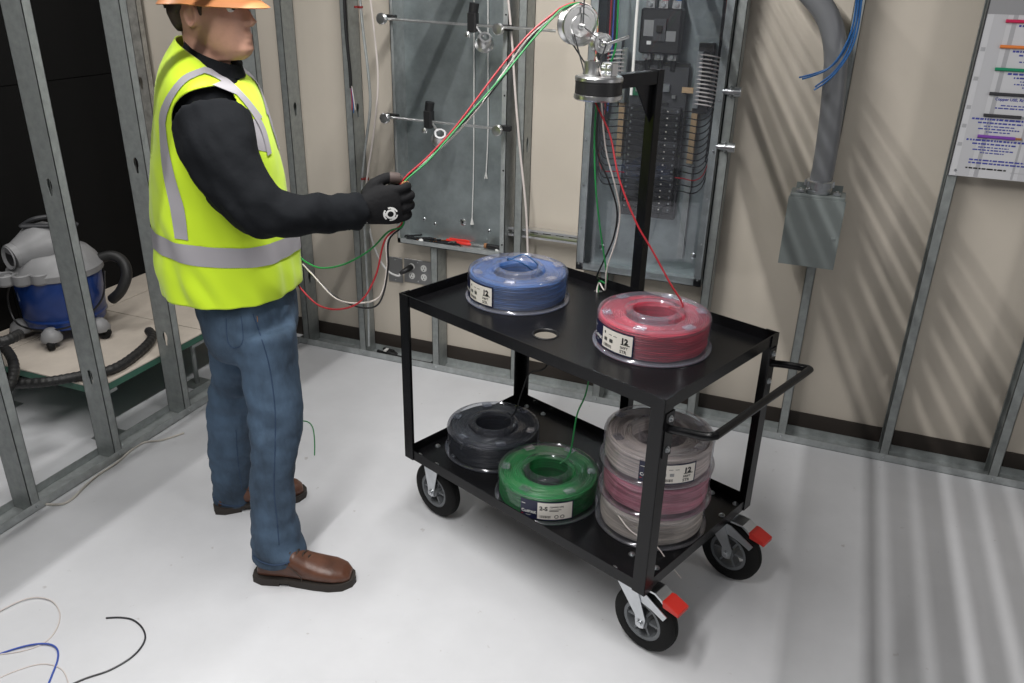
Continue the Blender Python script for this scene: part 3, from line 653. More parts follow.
# side rails: neutral bars, tan spacers, mounting rails
for sx, xs in ((-1, -.800), (1, -.518)):
    K(MB().b2((xs - .010, yc - .006, 1.30), (xs + .010, yc + .008, 1.50)).build('neutral_bar', M_zinc))
    K(MB().b2((xs + sx * .004 - .014, yc + .008, 1.28), (xs + sx * .03 + .014, yc + .045, 1.53)).build('neutral_insulator', M_blk))
    K(MB().b2((xs - .011, yc + .01, 1.09), (xs + .011, yc + .04, 1.295)).build('spacer', M_tan))
    K(MB().b2((xs - .012, yc + .03, .70), (xs + .012, y1 - .004, 1.09)).build('mounting_rail', M_galv))
    for i in range(13):
        z = 1.49 - i * .0145
        K(MB().tube(smooth_path([(xs, yc - .004, z), (xs + sx * .025, yc - .012, z), (xs + sx * .052, yc - .004, z - .004), (xs + sx * .075, yc + .02, z - .012)], 3), .0028, 6).build('neutral_wire', M_ww, smooth=True))
    for i in range(13):
        z = 1.285 - i * .0252; bx = -.762 if sx < 0 else -.566
        K(MB().tube(smooth_path([(bx, yc - .004, z), (bx + sx * .035, yc - .02, z + .004), (bx + sx * .08, yc - .022, z + .001), (bx + sx * .107, yc + .0, z + .02), (bx + sx * .118, yc + .012, z + .06)], 4), .0024, 6).build('branch_wire', M_wk if i != 10 else M_wr, smooth=True))
    for i in range(5):
        x = (rx0 + .045 if sx < 0 else rx1 - .05) + i * .006
        K(MB().tube(smooth_path([(x, yc + .02, 1.10 + i * .04), (x + .004, yc + .015, 1.4), (x - .003, yc + .02, 1.8), (x, yc + .02, 2.1)], 4), .003, 6).build('gutter_wire', (M_wk, M_wk, M_wr, M_wk, M_wfb)[i], smooth=True))
for px, py in ((602, 247), (693, 256)):
    p = YP(px, py, y1 - .003); K(screw_at(p.x, y1 - .003, p.z, .014, M_zinc, 'knockout'))
q = px_tube(((640, -20), (637, 10), (633, 70), (631, 95)), 3.09, .0055, 8).build('white_cable', M_white, smooth=True); tag(q, 'white cable hanging down in front of the panelboard cover', 'cable')
q = px_tube(((619, -20), (618, 10), (616, 45), (611, 62)), 3.10, .0035, 8).build('green_cable', M_wg, smooth=True); tag(q, 'short green wire hanging before the top of the panelboard', 'wire')
# stand-off pins on the stud right of the panel
for px, py, lb_ in ((731, 91.5, 'upper steel stand-off pin on the stud right of the panelboard'), (725, 147, 'lower steel stand-off pin on the stud right of the panelboard')):
    p = YP(px, py, 3.135); o = thing('standoff_pin', lb_, 'pin', p, 0, 'stand-off pins'); K2 = on(o)
    K2(MB().cyl(p + Vector((-.03, 0, 0)), p + Vector((.012, 0, 0)), .012, 14).build('shank', M_zinc, smooth=True)); K2(MB().cyl(p + Vector((.012, 0, 0)), p + Vector((.036, 0, 0)), .018, 14).build('pin_head', M_zinc, smooth=True))
    K2(MB().lathe([(.009, 0), (.02, .0), (.02, .004), (.009, .004)], 14, T=Matrix.Translation((p.x - .002, p.y, p.z)) @ Matrix.Rotation(PI / 2, 4, 'Y')).build('washer', M_zinc, smooth=True))
# slotted strut between the two boxes
A = YP(506, 231, 3.16); stz = .735
st = thing('strut_channel', 'slotted steel strut channel between the two electrical boxes', 'strut', (-1.09, 3.165, stz)); K = on(st)
x = lx1 + .002
K(MB().b2((x, 3.16, stz + .016), (rx0 - .002, 3.20, stz + .0195)).b2((x, 3.16, stz - .0195), (rx0 - .002, 3.20, stz - .016)).b2((x, 3.1985, stz - .0195), (rx0 - .002, 3.20, stz + .0195)).b2((x, 3.158, stz + .010), (rx0 - .002, 3.160, stz + .0195)).b2((x, 3.158, stz - .0195), (rx0 - .002, 3.160, stz - .010)).build('channel', M_chrome))
for i in range(5):
    K(MB().b2((x + .03 + i * .058, 3.1975, stz - .006), (x + .065 + i * .058, 3.1984, stz + .006)).build('slot', M_blk))

# ---- outlets
def plate(name, label, pa, pb):
    A = YP(*pa, 3.243); B = YP(*pb, 3.243); c = (A + B) / 2; w_ = abs(B.x - A.x); h_ = abs(B.z - A.z); o = thing(name, label, 'outlet', (c.x, 3.2465, c.z))
    MB().box((0, -.003, 0), (w_, .005, h_), bev=.0015).build('cover_plate', M_steel, o)
    for z in (-1, 1): MB().lathe([(0, .002), (.003, 0)], 8, T=Matrix.Translation((-w_ * .0, -.0056, z * h_ * .4)) @ Matrix.Rotation(PI / 2, 4, 'X')).build('screw', M_zinc, o)
    return o, c, w_, h_
plate('blank_plate', 'blank stainless wall plate left of the quad outlet', (388, 256), (403, 283))
o, c, w_, h_ = plate('quad_outlet', 'stainless quad wall outlet with a black plug in it', (404, 258), (432, 286))
for ix in (-1, 1):
    for iz in (-1, 1):
        r_ = MB().lathe([(0, .003), (.0155, .003), (.0165, 0)], 18, T=Matrix.Translation((ix * w_ * .22, -.0055, iz * h_ * .19)) @ Matrix.Rotation(PI / 2, 4, 'X')).build('receptacle', M_white, o)
        for sx in (-1, 1): MB().box((ix * w_ * .22 + sx * .006, -.0088, iz * h_ * .19 + .003), (.002, .0008, .008)).build('slot', M_blk, r_)
        MB().box((ix * w_ * .22, -.0088, iz * h_ * .19 - .008), (.005, .0008, .005)).build('slot', M_blk, r_)
pc = Vector((c.x - w_ * .22, 3.2375, c.z + h_ * .19)); pl = thing('power_cord', 'grey power cord with black plug in the quad outlet', 'cord', pc); K = on(pl)
K(MB().tube([pc, pc + Vector((-.004, -.02, -.004)), pc + Vector((-.018, -.042, -.012)), pc + Vector((-.034, -.05, -.022))], [.014, .015, .012, .007], 12).build('plug', M_blk, smooth=True))
e = pc + Vector((-.034, -.05, -.022)); dpt = depth(e)
K(MB().tube(smooth_path([e] + [DP(px, py, dpt + d_) for px, py, d_ in ((398, 276, 0), (388, 271, 0), (379, 258, .02), (371, 236, .03), (367, 205, .05), (364, 178, .06))], 6), .005, 8).build('cord', mat('light_grey_cord', (.55, .55, .54), .5), smooth=True))

# ---- cables hanging along the first stud
yy = 3.13
def hang(name, label, pts, r, m_, y=yy, group=None, cat='cable'):
    return tag(px_tube(pts, y, r, 8).build(name, m_, smooth=True), label, cat, group)
q = hang('armored_cable', 'silver armored cable clipped to the stud left of the enclosure', ((359, -12), (363, 30), (369, 80), (370, 110), (365, 150), (362, 185), (364, 220), (368, 300), (369, 346)), .006, M_galv, 3.125)
q = hang('braided_cable', 'black braided cable with bare ends hanging by the stud', ((344, -12), (346, 30), (350, 70), (351, 88)), .007, M_blk, 3.11)
for i, m_ in enumerate((M_wr, M_wb, M_ww)): keep(px_tube(((350.5 + i * .6, 86), (352 + i * .8, 98), (352 + i * 1.6, 110 + (i % 2) * 3)), 3.108, .0022, 6).build('bare_wire', m_, smooth=True), q)
q = hang('white_rope', 'thin white rope looping beside the stud left of the enclosure', ((369, -12), (374, 30), (378, 80), (374, 130), (367, 178), (366, 200)), .004, M_ww, 3.118)
for px, py, l_ in ((358.5, 7, 'upper red cable clip on the stud'), (365, 179, 'lower red cable clip on the stud above the glove')):
    p = YP(px, py, 3.125); o = thing('cable_clip', l_, 'clip', p, 0, 'red cable clips'); K2 = on(o)
    for sx in (-1, 1): K2(MB().lathe([(.006, -.004), (.0095, -.004), (.0095, .004), (.006, .004), (.006, -.004)], 14, c=p + Vector((sx * .010, 0, 0))).build('ring', mat('dark_red_plastic', (.22, .015, .015), .4), smooth=True))
    K2(MB().box(p + Vector((0, .014, 0)), (.016, .014, .008)).build('bracket', MAT['dark_red_plastic']))
hang('white_conduit', 'thin white cable hanging right of the open enclosure', ((507, -12), (512, 40), (515, 90), (520, 150), (526, 210), (528, 262)), .0048, M_ww, 3.12)
# plug and cord lying in the floor track
p = ZP(390, 349, .03); o = thing('dropped_cord', 'black cord and plug lying in the floor track by the outlets', 'cord', (p.x, 3.19, .0025)); K = on(o)
K(MB().tube(smooth_path([(p.x - .06, 3.20, .013), (p.x - .03, 3.185, .018), (p.x + .01, 3.19, .022), (p.x + .04, 3.20, .016), (p.x + .02, 3.215, .013), (p.x - .03, 3.21, .026), (p.x + .03, 3.195, .030)], 5), .009, 8).build('coil', M_blk, smooth=True))
K(MB().tube(smooth_path([(p.x + .04, 3.195, .012), (p.x + .15, 3.19, .009), (p.x + .25, 3.195, .008)], 5), .004, 6).build('cord', M_blk, smooth=True))
K(MB().tube([(p.x + .24, 3.195, .011), (p.x + .27, 3.192, .012), (p.x + .30, 3.19, .012)], [.007, .010, .006], 8).build('plug', M_blk, smooth=True))
K(MB().box((p.x - .005, 3.185, .036), (.014, .03, .006)).build('tape', M_white))

# ---- junction box, conduit and blue wires
fy, by = 3.045, 3.146
A = YP(789, 193, fy); B = YP(833, 270, fy); C_ = YP(847, 199, fy); D_ = YP(778, 263, fy)
bx0, bx1, bz0, bz1 = (A.x + D_.x) / 2, (B.x + C_.x) / 2, (B.z + D_.z) / 2, (A.z + C_.z) / 2
jb = thing('junction_box', 'grey steel junction box on the stud under the thick conduit', 'junction box', ((bx0 + bx1) / 2, by, bz0)); K = on(jb)
K(MB().b2((bx0 + .004, fy + .006, bz0 + .004), (bx1 - .004, by, bz1)).build('body', M_jbox, bevel=.003))
K(MB().b2((bx0, fy, bz0), (bx1, fy + .005, bz1 - .012)).b2((bx0, fy, bz0), (bx0 + .002, fy + .02, bz1 - .012)).b2((bx1 - .002, fy, bz0), (bx1, fy + .02, bz1 - .012)).b2((bx0, fy, bz0), (bx1, fy + .02, bz0 + .002)).build('lid', M_jbox, bevel=.001))
for x in (bx0 + .035, bx1 - .035):
    K(MB().b2((x - .018, by - .004, bz1), (x + .018, by, bz1 + .022)).build('mounting_ear', M_jbox)); K(MB().box((x, fy + .03, bz1 + .006), (.026, .018, .010), bev=.002).build('lid_clamp', M_zinc)); K(bolt((x, fy + .03, bz1 + .010), 'Z', .005))
p = YP(833, 239, fy - .001); K(MB().box((p.x, fy - .002, p.z), (.014, .004, .008), bev=.001).build('latch_mark', M_jbox))
cxm = (bx0 + bx1) / 2 - .002; cym = 3.095
pts = [Vector((cxm, cym, bz1 + .03)), YP(824, 165, cym), YP(830, 125, cym), YP(834, 85, cym), YP(835.5, 50, cym), YP(829, 20, cym), YP(813, -4, cym), YP(785, -30, cym)]
q = MB().tube(smooth_path(pts, 7), .038, 20).build('grey_conduit', M_grey, smooth=True); tag(q, 'thick grey conduit bending up from the junction box', 'conduit')
m = MB().lathe([(.030, -.001), (.040, .0), (.044, .004), (.044, .012), (.041, .014), (.041, .022), (.046, .024), (.046, .044), (.042, .047), (.037, .047)], 28, c=(cxm, cym, bz1)); K(m.build('conduit_connector', M_zinc, smooth=True))
for i in range(10):
    a = 2 * PI * i / 10; K(MB().box((0, 0, 0), (.008, .006, .020), T=Matrix.Translation((cxm, cym, bz1 + .034)) @ Matrix.Rotation(a, 4, 'Z') @ Matrix.Translation((.047, 0, 0))).build('connector_rib', M_zinc))
for i, pts in enumerate((((861, -14), (857, 20), (846, 48), (832, 66), (816, 73), (799, 77.5)), ((858, -14), (853, 25), (842, 52), (829, 68), (815, 75), (802, 79)), ((860, -14), (855, 30), (846, 55), (834, 72), (823, 81), (815, 87)), ((863, -14), (858, 28), (850, 52), (838, 70), (826, 82), (814, 90)))):
    q = px_tube(pts, 3.04 - i * .004, .0032, 7).build('blue_wire', M_wb, smooth=True); tag(q, ('blue wire by the conduit whose end reaches farthest left', 'blue wire by the conduit ending just short of the leftmost one', 'blue wire by the conduit, upper of the two low ends', 'blue wire by the conduit with the lowest hanging end')[i], 'wire', 'blue wires by the conduit')

# ---- sign board
sy = 3.138; sx0, sz0, sx1, sz1 = .372, 1.151, 1.02, 1.95
sg = thing('sign_board', 'white printed wire chart board with coloured wire samples', 'sign', (.7, sy, sz0)); K = on(sg)
K(MB().b2((sx0, sy, sz0), (sx1, sy + .006, sz1)).build('board', mat('white_board', (.60, .60, .62), .4)))
K(MB().b2((sx0 - .004, sy - .001, sz0 - .001), (sx0, sy + .008, sz1)).build('edge_trim', M_dgrey))
pz = YP(1000, 8, sy).z
Kp = lambda x0, z0, x1, z1, m_, nm='print', e=.0008: K(MB().add([(x0, sy - e, z0), (x1, sy - e, z0), (x1, sy - e, z1), (x0, sy - e, z1)], [(0, 1, 2, 3)]).build(nm, m_))
M_pg = mat('pale_grey_print', (.40, .40, .42), .45); M_pg2 = mat('light_grey_print', (.52, .52, .54), .45); M_pd = mat('mid_grey_print', (.30, .30, .31), .45)
z8 = YP(992, 14, sy).z
Kp(sx0, z8, sx1, sz1, M_pd, 'print', .0006)
for (x0, x1, m_) in ((.075, .088, M_pg), (.185, .192, M_pg), (.30, .315, M_pg), (.40, .412, M_pg), (.205, .25, M_pg2), (.02, .06, M_pg2), (.33, .37, M_pg2)):
    Kp(sx0 + x0, sz0 + .002, sx0 + x1, z8, m_, 'print', .0005)
for z_ in (.10, .16, .22, .31, .40): Kp(sx0 + .005, sz0 + z_, sx0 + .018, sz0 + z_ + .012, M_pg, 'print', .0007)
samples = ((1006, 21, 1050, (.60, .02, .09)), (1000, 46.5, 1050, (.75, .22, .05)), (995, 69, 1050, (.01, .25, .12)), (989.5, 93.5, 1050, (.04, .04, .045)), (983.5, 115, 1021, (.04, .04, .045)), (977.5, 136, 1015, (.20, .06, .38)))
for i, (px, py, pxe, c) in enumerate(samples):
    a = YP(px, py, sy - .004); b = YP(pxe, py + (pxe - px) * .09, sy - .004); b.z = a.z; b.x = min(b.x, sx1 - .02)
    w_ = K(MB().cyl(a, b, .0052, 10).build('wire_sample', mat('sample_%d' % i, c, .4), smooth=True))
    if i in (4, 5): keep(MB().cyl(b, b + Vector((.018, 0, 0)), .0035, 8).build('bare_tip', M_cop if i == 5 else M_zinc), w_)
    # illegible small print under each sample
    cx_ = (a.x + b.x) / 2 if i >= 3 else a.x + .125
    rows = ((.016, .17, .006), (.027, .13, .005), (.037, .09, .0035), (.046, .12, .004), (.055, .07, .0035))
    if i == 3:
        v, f = text_mesh('Copper USE, RHH, RHW', .0125, .0003, 'CENTER'); K(MB().add([(cx_ + q_[0], sy - .0009, a.z - .020 + q_[1]) for q_ in v], f).build('lettering', M_blueink)); rows = rows[2:4]
    rn = random.Random(i + 3)
    for dz, wd_, th_ in rows:
        x = cx_ - wd_ / 2
        while x < cx_ + wd_ / 2:
            l = rn.uniform(.004, .016); Kp(x, a.z - dz, min(x + l, cx_ + wd_ / 2), a.z - dz + th_, M_blueink); x += l + rn.uniform(.002, .004)
rn = random.Random(9)
for z_, x0, x1, m_ in ((.056, .05, .42, M_blueink), (.046, .05, .24, M_blueink), (.028, .045, .165, M_ink)):
    x = sx0 + x0
    while x < sx0 + x1: l = rn.uniform(.006, .02); Kp(x, sz0 + z_, x + l, sz0 + z_ + .005, m_); x += l + .003
Kp(sx0 + .18, sz0 + .024, sx0 + .5, sz0 + .0255, M_pg)
for dz in (.012,): K(screw_at(sx0 + .018, sy - .0002, sz0 + .018, .005, M_zinc, 'board_screw'))
for i in range(7):
    z_ = z8 + .012 + i * .014; Kp(sx0 + .12 + (i % 3) * .012, z_, sx0 + .26 - (i % 2) * .03, z_ + .005, M_blueink)

# ================================================================== WET-DRY VACUUM
VC = Vector((-3.03, 2.385, ZPF)); VA = Vector((CR.x, CR.y, 0)).normalized(); VB = Vector((CW.x, CW.y, 0)).normalized()
va = thing('shop_vacuum', 'blue and grey wet-dry vacuum standing on the raised floor', 'vacuum', VC); va.scale = (1.1, 1.1, 1.1)
vt = MB().lathe([(.0, .055), (.135, .055), (.142, .06), (.146, .095), (.150, .10), (.158, .27), (.158, .275), (0, .275)], 40).build('tank', M_vacb, va, smooth=True)
MB().lathe([(.1475, .085), (.1500, .088), (.1515, .095), (.1500, .10)], 40).build('tank_rib', M_vacb, vt, smooth=True)
MB().lathe([(.16, .258), (.168, .262), (.170, .285), (.160, .297), (.150, .315), (.125, .345), (.09, .362), (0, .366)], 40).build('lid', M_vacg, va, smooth=True)
def vl(x, y, z): return VA * x + VB * y + Vector((0, 0, z))
def blob(rings, n=24): # rings: (center, ax, bx, vec a, vec b)
    return [[c + u * (ra * math.cos(2 * PI * i / n)) + v * (rb * math.sin(2 * PI * i / n)) for i in range(n)] for c, ra, rb, u, v in rings]
# motor head: rounded barrel pointing toward the hall, with the round hose port
d1 = (VA * -.55 - VB * .83).normalized(); d2 = Vector((0, 0, 1)).cross(d1)
up_ = Vector((0, 0, 1))
mh = MB().loft(blob([(vl(.03, .05, .375), .02, .02, d2, up_), (vl(.02, .04, .375), .09, .06, d2, up_), (vl(-.0, 0, .37), .105, .085, d2, up_), (vl(-.035, -.05, .37), .095, .082, d2, up_), (vl(-.062, -.09, .362), .062, .06, d2, up_), (vl(-.078, -.115, .355), .05, .05, d2, up_)])).build('motor_head', M_vacg, va, smooth=True)
MB().tube([vl(-.074, -.109, .356), vl(-.086, -.127, .352)], .05, 24).build('port_rim', M_vacg, mh, smooth=True)
pr_ = vl(-.0868, -.1285, .352); MB().loft(blob([(pr_, .038, .038, d2, up_), (pr_ + d1 * .006, .046, .046, d2, up_), (pr_ + d1 * .010, .043, .043, d2, up_), (pr_ - d1 * .0, .032, .032, d2, up_)]), cap=False).build('port_ring', M_vacg, mh, smooth=True)
MB().loft(blob([(pr_ + d1 * .001, .033, .033, d2, up_), (pr_ + d1 * .0005, .001, .001, d2, up_)]), cap=False).build('port_hole', M_blk, mh)
MB().box(vl(-.01, -.045, .452), (.12, .03, .012), rz=.5, bev=.004).build('carry_handle_recess', M_dgrey, mh)
MB().tube(smooth_path([vl(-.09, -.02, .44), vl(-.03, -.02, .472), vl(.04, .02, .470), vl(.09, .05, .43)], 5), .008, 8).build('carry_handle', M_dgrey, mh, smooth=True)
# scalloped tool tray across the front
tr = MB()
for i in range(5):
    c = vl(-.215 + i * .058, -.135 - .020 * math.sin(PI * (i + .5) / 5) * 1.6, .285)
    tr.lathe([(.026, -.028), (.033, -.02), (.034, .012), (.030, .016), (.025, .014), (.024, -.015), (0, -.018)], 20, c=c)
tr.build('tool_tray', M_vacg, va, smooth=True)
MB().tube([vl(-.20, -.12, .272), vl(-.1, -.135, .272), vl(.04, -.145, .272)], [.024, .022, .018], 10).build('tray_arm', M_vacg, va, smooth=True)
for s_ in (1,):
    MB().box(vl(.125, -.10, .268), (.045, .022, .05), rz=.75, bev=.006).build('latch', M_vacg, va)
MB().box(vl(-.075, -.128, .20), (.06, .004, .055), rz=-.12).build('warning_label', mat('pale_blue_label', (.30, .36, .50), .5), va)
for ang in (-2.6, -1.45, -.35, 1.3):
    c = VA * math.cos(ang) * .165 + VB * math.sin(ang) * .165
    f_ = MB().lathe([(0, .085), (.016, .082), (.032, .066), (.040, .045), (.038, .034), (0, .034)], 18, c=c).build('foot', M_vacg, va, smooth=True)
    MB().lathe([(.006, -.012), (.020, -.013), (.024, -.008), (.024, .008), (.020, .013), (.006, .012)], 18, T=Matrix.Translation(c * 1.12 + Vector((0, 0, .0245))) @ Matrix.Rotation(ang + .9, 4, 'Z') @ Matrix.Rotation(PI / 2, 4, 'X')).build('caster_wheel', M_rub, f_, smooth=True)
MB().tube(smooth_path([vl(-.12, -.11, .25), vl(-.155, -.10, .17), vl(-.12, -.13, .085), vl(0, -.165, .075), vl(.11, -.13, .09), vl(.165, -.02, .15), vl(.17, .03, .25)], 6), .004, 6).build('cord_loop', M_blk, va, smooth=True)
MB().tube(smooth_path([vl(.14, .06, .29), vl(.19, .07, .30), vl(.235, .06, .28), vl(.25, .04, .23), vl(.225, .02, .17), vl(.18, .03, .13)], 6), .021, 12).build('rear_hose', M_hose, va, smooth=True)
def corr(path, r, n=12):
    P = smooth_path(path, 22); return MB().tube(P, [r * (1 if i % 4 < 2 else .92) for i in range(len(P))], n)
hz = ZPF + .021
hs = corr([DP(-30, 346, 2.98), DP(4, 341, 2.99), DP(20, 334, 3.06)], .020).build('short_hose', M_hose, smooth=True); tag(hs, 'black hose stub running left from the vacuum foot', 'hose')
H0 = [ZP(px, py, hz + dz_) for px, py, dz_ in ((-14, 334, .05), (8, 352, .06), (14, 372, .05), (4, 392, .02), (-22, 398, .0))]
q = corr(H0, .02).build('looped_hose', M_hose, smooth=True); tag(q, 'black corrugated hose looping at the left edge below the vacuum', 'hose')
q = corr([ZP(px, py, hz) for px, py in ((12, 384), (45, 382), (80, 376), (113, 369), (138, 353), (152, 338), (149, 331))], .020).build('vacuum_hose', M_hose, smooth=True); tag(q, 'black vacuum hose lying across the beige floor tiles', 'hose')

# ================================================================== PERSON
MO = Vector((-1.524, 1.819, 0)); PA = Vector((.933, .360, 0)); PB = Vector((-.360, .933, 0))
def PM(x, y, b=0.0):
    d = ray(x, y); p = MO + PB * b; return CO + d * ((p - CO).dot(PB) / d.dot(PB))
def pxm(P): return F / depth(P)
man = thing('person', 'person in orange hard hat, yellow safety vest, jeans and black gloves holding wires', 'person', MO)
KM = on(man)
def ering(y, xl, xr, hb, b=0.0, n=28, tilt=0.0, yb=None):
    c0 = PM(xl, y, b); c1 = PM(xr, y, b); c = (c0 + c1) / 2; hw = (c1 - c0).dot(PA) / 2; z = (c0.z + c1.z) / 2
    return [c + PA * (hw * math.cos(a)) + PB * (hb * math.sin(a)) + Vector((0, 0, z - c.z + tilt * math.cos(a))) for a in (2 * PI * i / n for i in range(n))]
# --- body under the clothes (one continuous surface)
HC = MO + PA * -.019 + Vector((0, 0, 1.648)); HY, HP = -.275, -.05
HF = (PA * math.cos(HY) + PB * math.sin(HY)); HL = Vector((0, 0, 1)).cross(HF); HF = (HF * math.cos(HP) - Vector((0, 0, 1)) * math.sin(HP)).normalized(); HU = HF.cross(HL)
def HD(x, y, z): return HC + HF * x + HL * y + HU * z
def hring(z, xb, xf, hw, n=28, p=2.3):
    out = []
    for i in range(n):
        a = 2 * PI * i / n; c, s = math.cos(a), math.sin(a); k = (abs(c) ** p + abs(s) ** p) ** (-1 / p)
        out.append(HD((xf + xb) / 2 + (xf - xb) / 2 * c * k, hw * s * k * (1 - .18 * max(0, c) ** 2), z))
    return out
bd = MB()
bd.loft([hring(-.125, -.055, .070, .043), hring(-.113, -.064, .090, .044), hring(-.100, -.068, .099, .051), hring(-.082, -.075, .096, .058), hring(-.06, -.083, .094, .064), hring(-.03, -.095, .092, .070), hring(0, -.103, .087, .072), hring(.03, -.108, .094, .074), hring(.06, -.105, .090, .073), hring(.088, -.088, .068, .060), hring(.108, -.045, .03, .032)])
# nose, lips, brow, chin, ears
bd.loft([[HD(.080, -.008, .012), HD(.080, .008, .012), HD(.096, .004, .012), HD(.096, -.004, .012)], [HD(.080, -.014, -.015), HD(.080, .014, -.015), HD(.110, .006, -.015), HD(.110, -.006, -.015)], [HD(.082, -.018, -.036), HD(.082, .018, -.036), HD(.121, .009, -.034), HD(.121, -.009, -.034)], [HD(.082, -.016, -.046), HD(.082, .016, -.046), HD(.108, .008, -.046), HD(.108, -.008, -.046)]])
bd.tube([HD(.076, -.026, -.068), HD(.094, -.012, -.0655), HD(.0985, 0, -.066), HD(.094, .012, -.0655), HD(.076, .026, -.068)], [.003, .0052, .0055, .0052, .003], 8)
bd.tube([HD(.076, -.024, -.078), HD(.093, -.011, -.079), HD(.0965, 0, -.0795), HD(.093, .011, -.079), HD(.076, .024, -.078)], [.003, .0058, .0065, .0058, .003], 8)
bd.tube([HD(.072, -.050, .018), HD(.090, -.025, .023), HD(.094, 0, .02), HD(.090, .025, .023), HD(.072, .050, .018)], [.004, .007, .006, .007, .004], 8)
for s_ in (-1, 1):
    pts = [HD(-.010 + .019 * math.sin(q) - .004, s_ * (.077 + .004 * math.cos(q * .5)), -.008 + .031 * math.cos(q)) for q in (i * 2 * PI / 11 for i in range(12))]
    bd.tube(pts, .0042, 7); bd.tube([HD(-.012, s_ * .070, -.006), HD(-.012, s_ * .076, -.008)], [.020, .016], 10)
# neck, trunk, limbs
bd.tube([HD(-.035, 0, -.05), PM(208, 52, 0), PM(206, 70, 0), PM(208, 90, 0)], [.056, .056, .062, .08], 18)
bd.loft([ering(64, 194, 222, .06), ering(80, 188, 234, .11), ering(112, 180, 242, .13), ering(170, 172, 262, .15), ering(230, 180, 272, .14), ering(285, 195, 288, .15), ering(318, 212, 290, .15)])
NLEG = [(330, 228, 294, -.085), (370, 243, 295, -.11), (410, 252, 299, -.14), (450, 252, 294, -.165), (493, 254, 290, -.18), (530, 262, 288, -.19), (562, 264, 288, -.195)]
FLEG = [(322, 210, 262, .08), (366, 216, 260, .10), (401, 212, 251, .125), (440, 212, 250, .14), (480, 221, 246, .15), (508, 224, 246, .155)]
def legloft(mb, L, grow=0.0, dep=1.0):
    mb.loft([ering(y, xl - grow, xr + grow, .5 * (xr - xl + 2 * grow) / 350 * dep, b, 20) for y, xl, xr, b in L])
legloft(bd, NLEG, -4); legloft(bd, FLEG, -4)
RARM = [((212, 120, -.17), 37), ((220, 150, -.215), 36), ((236, 184, -.235), 31), ((261, 210, -.245), 27), ((297, 215.5, -.215), 20), ((332, 213.5, -.16), 18), ((364, 211.5, -.115), 16)]
LARM = [((206, 112, .17), 30), ((203, 150, .24), 29), ((203, 195, .26), 26), ((222, 230, .26), 23), ((255, 245, .21), 18), ((280, 250, .16), 15)]
def armtube(mb, A, k=1.0, n=18, sub=4):
    pts = [PM(*p) for p, r in A]; rad = [r / pxm(PM(*p)) * k for p, r in A]
    P = smooth_path(pts, sub); R = []
    for i in range(len(P)):
        t_ = i / sub; j = min(int(t_), len(rad) - 2); R.append(rad[j] + (rad[j + 1] - rad[j]) * (t_ - j))
    mb.tube(P, R, n)
armtube(bd, RARM, .68); armtube(bd, LARM, .68)
def stub(v, n): return v
me = remesh(bd, .0045, 3, .4, 'body'); KM(mesh_obj(me, 'body', M_skin))
# eyes and brows
for s_ in (-1, 1):
    e = KM(MB().lathe([(0, -.011), (.008, -.008), (.011, 0), (.008, .008), (0, .011)], 14, T=Matrix.Translation(HD(.073, s_ * .032, .0))).build('eye', M_white, smooth=True))
    keep(MB().lathe([(0, -.004), (.005, -.002), (.005, .002), (0, .004)], 10, T=Matrix.Translation(HD(.0835, s_ * .033, -.001))).build('iris', M_hair, smooth=True), e)
    KM(MB().tube([HD(.082, s_ * .016, .024), HD(.088, s_ * .032, .029), HD(.074, s_ * .05, .024)], [.003, .0042, .002], 6).build('eyebrow', M_hair, smooth=True))
# hair: short back and sides
hm = MB().loft([hring(-.052, -.090, -.052, .052), hring(-.035, -.100, -.034, .066), hring(-.005, -.108, -.030, .075), hring(.02, -.112, .02, .078), hring(.04, -.112, .05, .078), hring(.07, -.10, .08, .070)])
for s_ in (-1, 1): hm.tube([HD(.012, s_ * .0725, .03), HD(.014, s_ * .0715, .005), HD(.013, s_ * .070, -.018)], [.012, .008, .004], 8)
KM(mesh_obj(remesh(hm, .005, 3, .5, 'hair'), 'hair', M_hair))
# stubble and lips colour patches stay skin; hard hat
ht = thing('hard_hat', '', ''); 
for k in ('label', 'category'): del ht[k]
ht.parent = man; ht.matrix_parent_inverse = Matrix.Translation(MO).inverted(); ht['label'] = 'orange tan hard hat with short brim'
def hatring(z, rx, ry, cx=0., drop=0.0, n=40, peak=0.0):
    out = []
    for i in range(n):
        a = 2 * PI * i / n; c = math.cos(a); k = peak * max(0, c) ** 2.2
        out.append(HD(cx + (rx + k) * c, ry * math.sin(a), z + drop * max(0, c) - .3 * 0))
    return out
KH = lambda o: keep(o, ht)
hat_z = .022
KH(MB().loft([hatring(hat_z, .116, .098, -.008), hatring(hat_z + .03, .118, .100, -.008), hatring(hat_z + .07, .110, .093, -.008), hatring(hat_z + .105, .085, .072, -.008), hatring(hat_z + .125, .045, .038, -.008), hatring(hat_z + .131, .006, .005, -.008)]).build('shell', M_hat, smooth=True))
KH(MB().loft([hatring(hat_z + .008, .112, .094, -.008, -.004), hatring(hat_z + .006, .122, .104, -.008, -.010, peak=.016), hatring(hat_z - .004, .131, .112, -.008, -.016, peak=.030), hatring(hat_z - .007, .134, .115, -.008, -.017, peak=.032), hatring(hat_z - .009, .131, .112, -.008, -.017, peak=.030), hatring(hat_z + .001, .121, .103, -.008, -.010, peak=.016), hatring(hat_z + .003, .110, .092, -.008, -.004)], cap=False).build('brim', M_hat, smooth=True))
KH(MB().box((0, 0, 0), (.014, .034, .04), T=Matrix.Translation(HD(-.112, -.012, .004)) @ Matrix(((HF.x, HL.x, HU.x, 0), (HF.y, HL.y, HU.y, 0), (HF.z, HL.z, HU.z, 0), (0, 0, 0, 1))), bev=.004).build('ratchet', M_blk))
KH(MB().loft([hring(.004, -.115, -.05, .066), hring(.018, -.116, -.05, .068)], cap=False).build('suspension_band', M_blk, smooth=True))
